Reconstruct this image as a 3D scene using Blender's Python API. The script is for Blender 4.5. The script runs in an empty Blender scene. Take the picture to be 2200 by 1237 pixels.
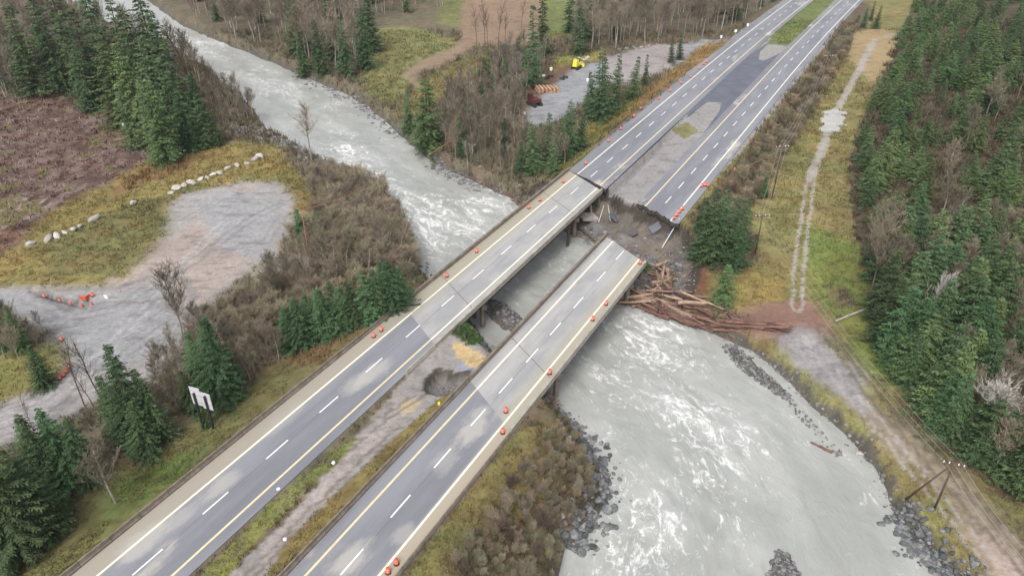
import bpy, bmesh, math, random
import numpy as np
from math import sin, cos, radians, pi, sqrt, atan2
from mathutils import Vector, Matrix
random.seed(7); RNG = np.random.default_rng(11)

# ------------------------------------------------------------ camera, sky, sun, exposure
SC = bpy.context.scene; COL = SC.collection
FPX, CAMH = 1600.0, 72.0
PITCH = math.atan(1000 / FPX)
cd = bpy.data.cameras.new("camera"); cam = bpy.data.objects.new("camera", cd); COL.objects.link(cam)
cam.location = (0, 0, CAMH); cam.rotation_euler = (pi / 2 - PITCH, 0, 0)
cd.sensor_width = 36; cd.lens = 36 * FPX / 2200; cd.clip_start = 1; cd.clip_end = 6000
SC.camera = cam
SUN_EL, SUN_AZ = radians(52), radians(200)
w = bpy.data.worlds.new("World"); SC.world = w; w.use_nodes = True
nt = w.node_tree; bg = nt.nodes['Background']
sky = nt.nodes.new('ShaderNodeTexSky'); sky.sky_type = 'NISHITA'; sky.sun_disc = False
sky.sun_elevation = SUN_EL; sky.sun_rotation = SUN_AZ; sky.air_density = 1.0; sky.dust_density = 4.0; sky.ozone_density = 0.6
hs = nt.nodes.new('ShaderNodeHueSaturation'); hs.inputs['Saturation'].default_value = 0.38
nt.links.new(sky.outputs[0], hs.inputs['Color']); nt.links.new(hs.outputs[0], bg.inputs[0])
bg.inputs[1].default_value = 0.15
sl = bpy.data.lights.new("sun", 'SUN'); sl.energy = 1.3; sl.angle = radians(25); sl.color = (1, 0.97, 0.93)
so = bpy.data.objects.new("sun", sl); COL.objects.link(so)
sd_ = Vector((sin(SUN_AZ) * cos(SUN_EL), cos(SUN_AZ) * cos(SUN_EL), sin(SUN_EL)))
so.rotation_euler = sd_.to_track_quat('Z', 'Y').to_euler()
SC.view_settings.view_transform = 'Standard'; SC.view_settings.look = 'None'
SC.view_settings.exposure = 0.48; SC.view_settings.gamma = 1
SC.cycles.max_bounces = 5; SC.cycles.diffuse_bounces = 3; SC.cycles.transparent_max_bounces = 4

# ------------------------------------------------------------ survey helpers (photo point -> place on the ground)
cp, sp_ = cos(PITCH), sin(PITCH)
def gp(px, py, z=0.0):
    x = (px - 1100) / FPX; y = -(py - 618.5) / FPX
    d = (x, cp + y * sp_, -sp_ + y * cp); t = (z - CAMH) / d[2]
    return (d[0] * t, d[1] * t)
def proj(X, Y, Z):
    dz = Z - CAMH; depth = Y * cp - dz * sp_; depth = np.maximum(depth, 5.0)
    up = Y * sp_ + dz * cp
    return 1100 + FPX * X / depth, 618.5 - FPX * up / depth, depth
HD = radians(29.0); UX, UY = sin(HD), cos(HD); NX, NY = cos(HD), -sin(HD)
def W(n, u): return (n * NX + u * UX, n * NY + u * UY)
def curve_off(u): return np.where(u > 250, ((np.maximum(u, 250) - 250) / 150.0) ** 2 * 2.7, 0.0)
def co(u): return float(curve_off(np.array(float(u))))

def _hash(ix, iy, s):
    h = (ix * 374761393 + iy * 668265263 + s * 1442695041) & 0xffffffff
    h = ((h ^ (h >> 13)) * 1274126177) & 0xffffffff
    return ((h ^ (h >> 16)) & 0xffff) / 65535.0
def vnoise(x, y, s=0):
    xi = np.floor(x).astype(np.int64); yi = np.floor(y).astype(np.int64)
    fx = x - xi; fy = y - yi; fx = fx * fx * (3 - 2 * fx); fy = fy * fy * (3 - 2 * fy)
    a = _hash(xi, yi, s); b = _hash(xi + 1, yi, s); c = _hash(xi, yi + 1, s); d = _hash(xi + 1, yi + 1, s)
    return (a * (1 - fx) + b * fx) * (1 - fy) + (c * (1 - fx) + d * fx) * fy
def fbm(x, y, s=0, o=4):
    r = 0; a = .5; t = 0
    for i in range(o):
        r = r + a * vnoise(x, y, s + i * 17); t += a; x = x * 2.03 + 3.1; y = y * 2.03 + 7.7; a *= .5
    return r / t - 0.5        # about -0.5..0.5
def pip(P, x, y):
    P = np.asarray(P, float); ins = np.zeros(x.shape, bool)
    bb = (x >= P[:, 0].min()) & (x <= P[:, 0].max()) & (y >= P[:, 1].min()) & (y <= P[:, 1].max())
    idx = np.nonzero(bb)
    xs = x[idx]; ys = y[idx]; r = np.zeros(xs.shape, bool)
    j = len(P) - 1
    for i in range(len(P)):
        x1, y1 = P[i]; x2, y2 = P[j]
        if y1 != y2:
            c = ((y1 > ys) != (y2 > ys)) & (xs < (x2 - x1) * (ys - y1) / (y2 - y1) + x1)
            r ^= c
        j = i
    ins[idx] = r; return ins
def seg_dist(P, x, y, closed=True):
    P = np.asarray(P, float); best = np.full(x.shape, 1e9)
    n = len(P)
    for i in range(n if closed else n - 1):
        a = P[i]; b = P[(i + 1) % n]; d = b - a; L = (d @ d) + 1e-9
        t = np.clip(((x - a[0]) * d[0] + (y - a[1]) * d[1]) / L, 0, 1)
        dd = (x - a[0] - t * d[0]) ** 2 + (y - a[1] - t * d[1]) ** 2
        best = np.minimum(best, dd)
    return np.sqrt(best)
def sdist(P, x, y):
    d = seg_dist(P, x, y); return np.where(pip(P, x, y), d, -d)
def wp(L, z=0.0): return [gp(a, b, z) for a, b in L]

ZW = -7.0
RIV_R = [(150, -60), (270, -30), (330, 10), (385, 52), (440, 78), (520, 108), (600, 142), (680, 178), (745, 205), (790, 230), (850, 282), (890, 318), (930, 348), (1000, 384), (1060, 412), (1105, 432),
         (1150, 450), (1180, 478), (1212, 500), (1245, 512), (1280, 526), (1320, 590), (1345, 640), (1420, 668), (1500, 704), (1560, 728), (1615, 755), (1660, 790), (1700, 832), (1740, 872), (1790, 912), (1840, 962),
         (1880, 1012), (1905, 1060), (1925, 1110), (1965, 1155), (2005, 1195), (2050, 1245), (2120, 1330), (2200, 1450), (2300, 1700)]
RIV_L = [(1190, 1700), (1195, 1400), (1200, 1240), (1212, 1172), (1262, 1140), (1290, 1090), (1303, 1030), (1278, 980), (1250, 930), (1215, 892), (1180, 862), (1130, 820), (1062, 757), (1040, 728), (1020, 700), (975, 650), (918, 604),
         (898, 565), (884, 530), (868, 480), (840, 432), (810, 408), (760, 388), (700, 352), (640, 318), (575, 284), (560, 262), (545, 235), (500, 195), (450, 155), (400, 122), (300, 80), (180, 30), (-30, -60)]
RIV = wp(RIV_R + RIV_L, ZW)
HOLE = [W(n, u) for n, u in [(-78, 151), (-73, 153.5), (-68, 154), (-66.8, 153.5), (-63, 152), (-59.7, 151), (-58.1, 150.6), (-55.9, 149.6), (-52.5, 146.9), (-49, 146.2), (-46.7, 145.1), (-43, 144.2), (-39.9, 142),
        (-38.1, 141.3), (-35.6, 140.8), (-32, 137), (-29.5, 131), (-28, 124), (-28.5, 117), (-31, 110), (-38, 110), (-60, 128), (-76, 142)]]
# gravel bars rising out of the water
BARS = [wp(P, ZW) for P in ([(1030, 655), (1050, 640), (1085, 652), (1128, 690), (1100, 712), (1075, 700)],
                            [(1560, 748), (1580, 745), (1640, 795), (1690, 845), (1680, 852), (1630, 815), (1585, 780)],
                            [(1640, 1250), (1668, 1178), (1690, 1190), (1728, 1250)])]
DITCH = wp([(55, 622), (120, 632), (175, 640), (240, 632), (225, 646), (175, 660), (110, 640)], -4)
MEDHOLE = [gp(a, b, -.6) for a, b in [(912, 818), (940, 792), (975, 798), (1010, 800), (1003, 838), (955, 846), (918, 842)]]
FOREST = wp([(1985, -40), (1955, 30), (1905, 150), (1840, 300), (1825, 420), (1850, 520), (1895, 640), (1900, 720), (1960, 820), (2080, 955), (2200, 1040), (2330, 1140), (3300, 1200), (3300, -40)], -3)

def height(X, Y):
    n = X * NX + Y * NY; u = X * UX + Y * UY
    nn = n - curve_off(u)
    nz = fbm(X / 9, Y / 9, 3, 4); nf = fbm(X / 1.6, Y / 1.6, 9, 3)
    z = np.where(nn < -54, -4.0, -3.2 - 1.6 * np.clip((nn + 30) / 20, 0, 1) * np.clip((170 - u) / 60, 0, 1)) + nz * 0.9 + nf * 0.25
    dF = sdist(FOREST, X, Y)
    z = z + np.clip(dF, 0, 150) * 0.10 + np.clip(dF / 6, 0, 1) * nz * 2
    # embankment of the highway
    dc = np.maximum(np.maximum(-70.6 - nn, nn + 36.3), 0)
    emb = -0.16 - dc * 0.42 + nf * .3 * np.clip(dc / 3, 0, 1)
    # median
    md = np.clip(np.minimum(nn + 57.6, -49.0 - nn) / 2.5, 0, 1)
    near = np.clip((130 - u) / 10, 0, 1)
    emb = emb - md * near * (0.55 + nf * .5)
    wash = np.clip((nn + 57.9) / .8, 0, 1) * np.clip((-47.5 - nn) / 9, 0, 1) * np.clip((u - 140) / 5, 0, 1) * np.clip((215 - u) / 30, 0, 1)
    emb = emb - wash * (1.1 + nf * .15) - 1.3 * ((nn > -57.6) & (nn < -56.1)) * np.clip((u - 146) / 4, 0, 1) * np.clip((206 - u) / 25, 0, 1)
    z = np.maximum(z, emb); z = np.where(dc <= 0, emb, z)
    # scour hole
    dh = sdist(HOLE, X, Y)
    dhn = dh + nz * 3.0 + fbm(X / 3.2, Y / 3.2, 73, 3) * 2.4 * np.clip(dh / 1.5, 0, 1)
    gul = fbm(X / 2.5, Y / 2.5, 71, 3)
    hz = -1.7 - np.clip(dhn, 0, 1.0) * 1.3 - np.clip(dhn, 0, 30) * 0.42 + gul * 2.2 * np.clip(dhn / 2.5, 0, 1) + nz * 1.0
    hz = np.maximum(hz, -6.7 + nf * .9 + np.clip(nz, 0, 1) * 1.5)
    z = np.where(dh > 0, np.minimum(z, hz), z)
    dm = sdist(MEDHOLE, X, Y); z = np.where(dm > 0, z - np.clip(dm * 4, 0, 1.9), z)
    dd = sdist(DITCH, X, Y); z = np.where(dd > 0, z - np.clip(dd * 3, 0, 2.2), z)
    # river channel
    dr = sdist(RIV, X, Y) + nz * 1.5 + nf * 0.8
    slope = np.where((dh > -2), .5, 1.25)
    ch = np.where(dr < 0, ZW - dr * slope - 0.1 + nf * .5, ZW - 0.1 - np.minimum(dr * .7, 2.5))
    z = np.minimum(z, ch)
    for B in BARS:
        db = sdist(B, X, Y) + nf * 1.2
        z = np.where(db > -1.2, np.maximum(z, ZW + np.minimum(db * .35, .45)), z)
    return z

def axis(lo, hi, c0, c1, h0, g, far_lo, far_hi):
    a = list(np.arange(c0, c1, h0)); s = h0; v = a[-1]
    while v < far_hi: s *= g; v += s; a.append(v)
    s = h0; v = c0; b = []
    while v > far_lo: s *= g; v -= s; b.append(v)
    return np.array(b[::-1] + a)
GX = axis(0, 0, -115, 105, 0.55, 1.022, -1600, 1600)
GY = axis(0, 0, 50, 205, 0.5, 1.0055, 38, 420); GY = np.concatenate([np.arange(-60, 36, 4.0), GY, 420 + np.cumsum(3 * 1.08 ** np.arange(55))])
XX, YY = np.meshgrid(GX, GY); ZZ = height(XX, YY)
print("grid", XX.shape)
def hz(x, y):
    i = int(np.clip(np.searchsorted(GX, x) - 1, 0, len(GX) - 2)); j = int(np.clip(np.searchsorted(GY, y) - 1, 0, len(GY) - 2))
    fx = (x - GX[i]) / (GX[i + 1] - GX[i]); fy = (y - GY[j]) / (GY[j + 1] - GY[j])
    return float((ZZ[j, i] * (1 - fx) + ZZ[j, i + 1] * fx) * (1 - fy) + (ZZ[j + 1, i] * (1 - fx) + ZZ[j + 1, i + 1] * fx) * fy)
def hzv(x, y):
    i = np.clip(np.searchsorted(GX, x) - 1, 0, len(GX) - 2); j = np.clip(np.searchsorted(GY, y) - 1, 0, len(GY) - 2)
    fx = (x - GX[i]) / (GX[i + 1] - GX[i]); fy = (y - GY[j]) / (GY[j + 1] - GY[j])
    return (ZZ[j, i] * (1 - fx) + ZZ[j, i + 1] * fx) * (1 - fy) + (ZZ[j + 1, i] * (1 - fx) + ZZ[j + 1, i + 1] * fx) * fy
def place(px, py, lift=0.0):
    z = -3.5
    for _ in range(8):
        x, y = gp(px, py, z + lift); z = .5 * z + .5 * hz(x, y)
    return x, y, hz(x, y)
def top_h(x, y, z, pytop):
    r = y; yy = -(pytop - 618.5) / FPX
    return CAMH + r * (-sp_ + yy * cp) / (cp + yy * sp_) - z

# ------------------------------------------------------------ ground cover zones: own colour of the soil, grass and gravel, plus painted rim shade
SCRUB, GRASS, BARE, WOOD, DEBRIS = 0, 1, 2, 3, 4
Z = []   # (polygon in photo pixels, colour, kind)
def zone(col, kind, *pts): Z.append((list(pts), col, kind))
olive = (.165, .150, .062); yell = (.235, .190, .072); grn = (.135, .165, .050); brn = (.12, .09, .06); gvl = (.30, .285, .275); pink = (.335, .28, .25)
zone((.125, .082, .068), DEBRIS, (-50, 205), (100, 200), (260, 240), (330, 290), (330, 345), (240, 395), (90, 470), (0, 540), (-50, 560))
zone((.30, .24, .225), DEBRIS, (-50, 425), (60, 420), (120, 440), (60, 480), (-50, 520))
zone((.17, .09, .06), DEBRIS, (-50, 500), (55, 480), (40, 520), (-50, 545))
zone(yell, GRASS, (-50, 575), (40, 520), (70, 478), (235, 392), (320, 345), (480, 303), (590, 312), (660, 385), (690, 470), (640, 520), (590, 560), (440, 640), (230, 620), (110, 612), (-50, 625))
zone(olive, GRASS, (100, 520), (250, 450), (400, 400), (480, 400), (350, 540), (230, 590), (110, 600))
zone((.20, .13, .06), SCRUB, (240, 405), (330, 355), (480, 320), (430, 350), (330, 390), (250, 425))
zone(gvl, BARE, (375, 430), (440, 410), (520, 392), (600, 388), (640, 425), (638, 490), (600, 545), (520, 595), (430, 670), (400, 720), (380, 780), (310, 830), (200, 870), (90, 925), (-50, 965), (-50, 880), (60, 855), (125, 825), (150, 760), (140, 720), (100, 690), (50, 645), (-50, 640), (-50, 620), (60, 612), (230, 618), (300, 570), (350, 520))
zone(pink, BARE, (320, 540), (430, 470), (520, 400), (560, 400), (450, 500), (540, 560), (450, 640), (420, 690), (400, 640), (340, 600), (240, 620))
zone((.285, .285, .288), BARE, (-50, 625), (60, 630), (140, 660), (250, 640), (350, 610), (375, 690), (330, 760), (260, 790), (170, 800), (150, 740), (60, 680), (-50, 650))
zone((.295, .29, .292), BARE, (430, 430), (520, 410), (620, 430), (620, 500), (560, 545), (480, 540), (440, 480))
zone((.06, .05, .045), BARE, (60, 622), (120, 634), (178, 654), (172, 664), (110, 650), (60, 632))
zone((.23, .21, .19), BARE, (440, 670), (560, 580), (640, 545), (690, 560), (660, 620), (570, 690), (470, 720))
zone(olive, GRASS, (-50, 1300), (-50, 1150), (60, 1170), (170, 1090), (250, 1010), (360, 950), (430, 890), (540, 820), (620, 760), (740, 690), (840, 650), (905, 608), (935, 612), (700, 790), (420, 1020), (140, 1260))
zone(grn, GRASS, (230, 1090), (330, 1000), (420, 960), (420, 990), (300, 1080), (200, 1160))
zone((.20, .13, .07), SCRUB, (620, 760), (740, 690), (800, 680), (700, 770), (640, 790))
zone((.21, .20, .07), GRASS, (-50, 760), (110, 740), (150, 770), (120, 820), (50, 850), (-50, 880))
# beyond the river
zone((.185, .18, .075), GRASS, (770, 170), (805, 60), (880, 55), (985, 90), (1000, 110), (900, 150), (870, 200), (850, 230), (790, 200))
zone((.25, .175, .12), BARE, (965, -60), (1200, -60), (1180, 90), (1080, 100), (1020, 100), (960, 140), (900, 160), (935, 120), (990, 90))
zone((.18, .155, .065), GRASS, (900, 175), (1010, 120), (1060, 110), (1000, 170), (900, 250), (850, 250))
zone((.25, .19, .13), BARE, (868, 155), (900, 132), (990, 95), (1000, 104), (912, 148), (890, 162), (910, 178), (900, 190), (872, 168))
zone((.16, .17, .065), GRASS, (960, -60), (1010, -60), (985, 60), (940, 50)); zone((.15, .165, .06), GRASS, (1165, -60), (1235, -60), (1225, 80), (1165, 80))
zone((.25, .23, .075), GRASS, (1195, 125), (1250, 115), (1300, 110), (1290, 130), (1215, 150), (1190, 150))
zone((.14, .085, .055), BARE, (1120, 250), (1150, 170), (1240, 130), (1270, 140), (1180, 200), (1135, 255))
zone((.27, .275, .285), BARE, (1125, 258), (1148, 220), (1200, 175), (1235, 148), (1300, 128), (1390, 104), (1470, 92), (1600, 80), (1570, 100), (1500, 140), (1440, 135), (1300, 170), (1270, 205), (1205, 262), (1140, 270))
zone((.30, .27, .26), BARE, (1300, 125), (1400, 95), (1480, 100), (1440, 150), (1350, 180), (1290, 180))
zone((.25, .17, .07), GRASS, (1215, 375), (1330, 265), (1450, 175), (1520, 125), (1590, 80), (1500, 100), (1470, 135), (1400, 190), (1290, 290), (1170, 375))
zone((.19, .18, .06), GRASS, (1170, 380), (1215, 300), (1300, 240), (1400, 180), (1290, 300), (1225, 380))
# right of the highway
zone((.205, .180, .075), GRASS, (1440, 480), (1500, 420), (1590, 330), (1700, 200), (1780, 90), (1850, -60), (2000, -60), (1965, 40), (1900, 160), (1840, 300), (1825, 420), (1850, 520), (1900, 640), (1905, 720), (1965, 820), (2090, 955), (2230, 1060), (2230, 1260), (2120, 1260), (2020, 1190), (1925, 1100),
     (1880, 1000), (1780, 890), (1690, 800), (1600, 740), (1540, 700), (1510, 640), (1500, 560))
zone((.16, .185, .055), GRASS, (1730, 480), (1840, 520), (1880, 640), (1890, 720), (1940, 830), (1870, 800), (1790, 700), (1740, 640))
zone((.24, .19, .07), GRASS, (1500, 560), (1590, 560), (1690, 600), (1690, 650), (1600, 670), (1530, 650))
zone((.125, .10, .065), SCRUB, (1500, 560), (1480, 470), (1560, 370), (1640, 280), (1740, 150), (1800, 60), (1850, 0), (1880, 20), (1800, 150), (1720, 280), (1640, 400), (1600, 480), (1640, 560), (1560, 600))
zone((.16, .075, .045), BARE, (1480, 500), (1520, 560), (1530, 620), (1500, 650), (1470, 600))
zone((.32, .24, .13), BARE, (1820, 70), (1900, 60), (1940, 80), (1910, 150), (1870, 180), (1830, 130))
zone((.13, .11, .07), SCRUB, (1780, 610), (1830, 620), (1850, 660), (1800, 660)); zone((.10, .085, .05), SCRUB, (1940, 860), (2040, 940), (2200, 1050), (2200, 1090), (2050, 990), (1930, 900))
zone((.225, .135, .105), BARE, (1570, 676), (1620, 655), (1700, 645), (1745, 650), (1785, 700), (1800, 735), (1745, 712), (1700, 735), (1680, 742), (1600, 718), (1560, 700))
zone((.28, .268, .27), BARE, (1665, 735), (1720, 700), (1752, 712), (1800, 770), (1850, 790), (1870, 840), (1910, 900), (1905, 925), (1870, 900), (1800, 845), (1740, 800), (1690, 770))
zone((.25, .205, .155), BARE, (1885, 870), (1960, 930), (2080, 1040), (2210, 1170), (2230, 1260), (2150, 1260), (2080, 1170), (1990, 1060), (1900, 950), (1860, 900))
zone((.36, .28, .24), BARE, (2060, 1140), (2100, 1160), (2230, 1225), (2230, 1270), (2160, 1260))
zone((.19, .17, .065), GRASS, (1950, 985), (1975, 1000), (2060, 1110), (2040, 1120), (1960, 1050)); 
# foreshore under the near carriageway and shrub bank
zone((.10, .085, .05), SCRUB, (850, 1260), (1000, 1080), (1110, 940), (1170, 860), (1230, 890), (1300, 980), (1310, 1080), (1215, 1190), (1200, 1300))
zone((.16, .145, .055), GRASS, (830, 1300), (980, 1090), (1110, 930), (1160, 900), (1100, 1010), (1000, 1150), (930, 1300))
zone((.15, .13, .055), SCRUB, (1090, 960), (1200, 900), (1150, 1100), (1060, 1120))
zone((.34, .29, .27), BARE, (1205, 1170), (1262, 1140), (1255, 1175), (1215, 1250), (1200, 1260))
# median near
zone((.27, .25, .235), BARE, (420, 1300), (640, 1090), (760, 940), (880, 800), (960, 720), (1060, 740), (1010, 830), (800, 1000), (560, 1270), (520, 1300))
zone((.18, .195, .055), GRASS, (400, 1270), (560, 1100), (640, 1030), (700, 985), (760, 930), (775, 940), (720, 1000), (640, 1070), (540, 1170), (460, 1270))
zone((.21, .17, .065), GRASS, (600, 1180), (720, 1060), (830, 960), (915, 880), (965, 840), (980, 850), (830, 1010), (680, 1160), (560, 1260))
zone((.33, .29, .27), BARE, (560, 1180), (700, 1020), (860, 860), (900, 850), (800, 960), (680, 1080), (560, 1220))
zone((.50, .37, .20), BARE, (972, 742), (985, 734), (1042, 765), (1050, 780), (1025, 795), (1000, 783), (980, 765))
zone((.42, .34, .22), BARE, (855, 870), (880, 855), (905, 862), (885, 885), (862, 892))
zone((.26, .28, .33), BARE, (970, 765), (1000, 785), (1030, 800), (1010, 815), (985, 790))
zone((.06, .10, .03), SCRUB, (985, 690), (1010, 690), (1040, 735), (1010, 745), (975, 720))
# washed out shoulder beyond
zone((.28, .268, .26), BARE, (1280, 415), (1300, 395), (1400, 310), (1475, 255), (1500, 205), (1560, 200), (1560, 260), (1480, 345), (1390, 450), (1310, 430))
zone((.20, .20, .09), GRASS, (1440, 280), (1475, 262), (1500, 280), (1470, 300))
zone((.135, .165, .055), GRASS, (1648, 95), (1660, 75), (1790, -60), (1850, -60), (1700, 98))

RUTS = [([(1770, 700), (1850, 800), (1930, 900), (2030, 1010), (2130, 1120), (2240, 1240)], .35, (.13, .11, .085), .9, -4), ([(1740, 720), (1800, 800), (1870, 880), (1960, 990), (2060, 1110), (2150, 1220)], .3, (.36, .33, .31), .9, -4),
        ([(1800, 730), (1890, 820), (1990, 920), (2100, 1040), (2230, 1170)], .3, (.12, .10, .075), .8, -4), ([(430, 1250), (560, 1120), (700, 1000), (820, 900), (900, 850)], .22, (.13, .11, .09), .55, -.6), ([(540, 1230), (640, 1130), (760, 1010), (860, 920)], .2, (.14, .11, .08), .5, -.6),
        ([(0, 900), (100, 860), (190, 790), (260, 720), (330, 650), (400, 560), (480, 480)], .35, (.38, .37, .37), .9, -4), ([(0, 930), (110, 890), (220, 800), (300, 740), (370, 690)], .3, (.20, .19, .185), .9, -4), ([(60, 640), (150, 680), (250, 665), (340, 600), (420, 560), (540, 470), (600, 440)], .4, (.22, .21, .20), 1.0, -4),
        ([(250, 620), (330, 590), (400, 600), (420, 640), (390, 700), (330, 760)], .5, (.21, .20, .195), .2, -4), ([(400, 470), (470, 430), (560, 430), (610, 460), (570, 520), (480, 540), (420, 520)], .3, (.23, .215, .205), .8, -4), ([(230, 650), (310, 650), (360, 640)], .6, (.20, .185, .17), 0, -4), ([(315, 690), (345, 668), (372, 655)], .4, (.15, .14, .13), 0, -4)]
def ground_colour(X, Y, Zv, ox=0, oy=0):
    PX, PY, dep = proj(X + ox, Y + oy, Zv)
    s = FPX / dep
    wx = fbm(X / 5, Y / 5, 31, 4) * 3.2 * s + fbm(X / 1.1, Y / 1.1, 77, 2) * 1.1 * s; wy = (fbm(X / 5, Y / 5, 57, 4) * 3.2 + fbm(X / 1.1, Y / 1.1, 99, 2) * 1.1) * s * .6
    n = X * NX + Y * NY; u = X * UX + Y * UY; nn = n - curve_off(u)
    # straight engineered edges keep crisp
    k = np.where((nn > -71) & (nn < -36), .25, 1.0)
    qx = PX + wx * k; qy = PY + wy * k
    C = np.empty(X.shape + (3,)); C[:] = (.14, .118, .078); K = np.zeros(X.shape, int)
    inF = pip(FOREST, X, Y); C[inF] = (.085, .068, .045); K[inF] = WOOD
    mm_ = (nn > -71) & (nn < -36.2) & (u > 138); C[mm_] = (.27, .258, .245); K[mm_] = BARE
    for P, c, k_ in Z:
        m = pip(P, qx, qy); C[m] = c; K[m] = k_
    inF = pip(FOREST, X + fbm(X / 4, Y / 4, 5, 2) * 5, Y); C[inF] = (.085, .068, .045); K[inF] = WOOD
    # track of pale washed gravel
    TR = wp([(1935, 70), (1880, 84), (1858, 125), (1830, 180), (1800, 232), (1785, 262), (1768, 320), (1745, 370), (1733, 450), (1724, 520), (1718, 580), (1716, 650)], -3)
    d = seg_dist(TR, X, Y, False) + fbm(X / 3, Y / 3, 4, 3) * .7
    two = (PY > 395) | (PY < 85)
    m = np.where(two, (np.abs(d - .85) < .40), (d < 1.25)) & (nn > -30); C[m] = C[m] * .25 + np.array((.36, .33, .30)) * .75; K[m] = BARE
    m = (~two) & (d < .45) & (nn > -30) & (fbm(X / 6, Y / 6, 8, 2) > -.05); C[m] = (.33, .31, .28)
    m2 = (seg_dist(wp([(1797, 240), (1786, 275)], -3), X, Y, False) + fbm(X / 2, Y / 2, 4, 2) * 3.5 < 2.9); C[m2] = (.42, .41, .39); K[m2] = BARE
    for L_, wd_, cc_, gg_, zr_ in RUTS:
        dd_ = seg_dist(wp(L_, zr_), X, Y, False) + fbm(X / 1.5, Y / 1.5, 87, 2) * .8; m = (np.abs(dd_ - gg_) < wd_); C[m] = C[m] * (1 - .65) + np.array(cc_) * .65
    dm_ = sdist(MEDHOLE, X, Y); m = dm_ > -.4; C[m] = (.075, .065, .055); m = dm_ > .35; C[m] = (.17, .16, .15)
    # scour hole, banks
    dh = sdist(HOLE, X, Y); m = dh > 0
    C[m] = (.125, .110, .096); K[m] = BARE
    m = (dh > -.3) & (dh < 1.7 + fbm(X / 2.5, Y / 2.5, 2, 3) * 3.5); C[m] = (.062, .052, .042)  # shade under the broken rim, painted into the soil colour as a dark band
    m = (dh > 1.5) & (fbm(X / 4, Y / 4, 19, 4) > .08); C[m] = (.155, .132, .108)
    m = (dh > 6) & (fbm(X / 5, Y / 5, 12, 3) > .02); C[m] = (.165, .158, .152)
    dr = sdist(RIV, X, Y); bank = (dr > -1.0 + fbm(X / 4, Y / 4, 21, 3) * 3) & (Zv < ZW + 2.3)
    C[bank] = (.105, .095, .078); K[bank] = BARE
    red = bank & (PX > 1000) & (PX < 1250) & (PY < 430); C[red] = (.10, .07, .06)
    far = (np.abs(X) > 250) | (Y > 400) | (Y < 45); C[far & (K == 0)] = (.09, .085, .045)
    v = 1 + fbm(X / 2.2, Y / 2.2, 41, 4) * .7 + fbm(X / 14, Y / 14, 43, 3) * .5
    hue = fbm(X / 6, Y / 6, 47, 3) * .35
    v = np.where(K == BARE, 1 + (v - 1) * .42, v); C = C * v[..., None]
    g = (K == GRASS) | (K == SCRUB)
    db_ = K == DEBRIS; p1 = fbm(X / 2.2, Y / 3.2, 301, 4); p2 = fbm(X / 4, Y / 6, 303, 4)
    C[db_ & (p1 > .10)] = (.18, .13, .11); C[db_ & (p1 < -.11)] = (.085, .05, .038); C[db_ & (p2 > .16)] = (.14, .12, .06)
    C[..., 0] *= np.where(g, 1 - hue * .8, 1); C[..., 1] *= np.where(g, 1 + hue * .3, 1)
    # reddish-brown dead growth flecked through the grass
    fl = g & (fbm(X / 1.3, Y / 1.3, 61, 3) > .17); C[fl] = C[fl] * .6 + np.array((.10, .055, .03)) * .4
    dk = (K == BARE) & (fbm(X / 3, Y / 1.5, 67, 4) > .16); C[dk] *= .78
    return np.clip(C, .01, .8), K
def blend_colour(X, Y, Zv):
    A = None
    for i, (ax, ay) in enumerate(((0, 0), (1, 1), (-1, 1), (1, -1), (-1, -1), (.3, -.4))):
        r = 1.1; jx = fbm(X * .9, Y * .9, 200 + i, 2) * 2.2; jy = fbm(X * .9, Y * .9, 300 + i, 2) * 2.2
        nn = X * NX + Y * NY; k = np.where((nn > -72) & (nn < -35.5), .0, 1.0)
        c, K = ground_colour(X, Y, Zv, (ax * r + jx) * k, (ay * r + jy) * k)
        if A is None: A = c; K0 = K
        else: A = A + c
    return A / 6, K0
CC, KK = blend_colour(XX, YY, ZZ)

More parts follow.
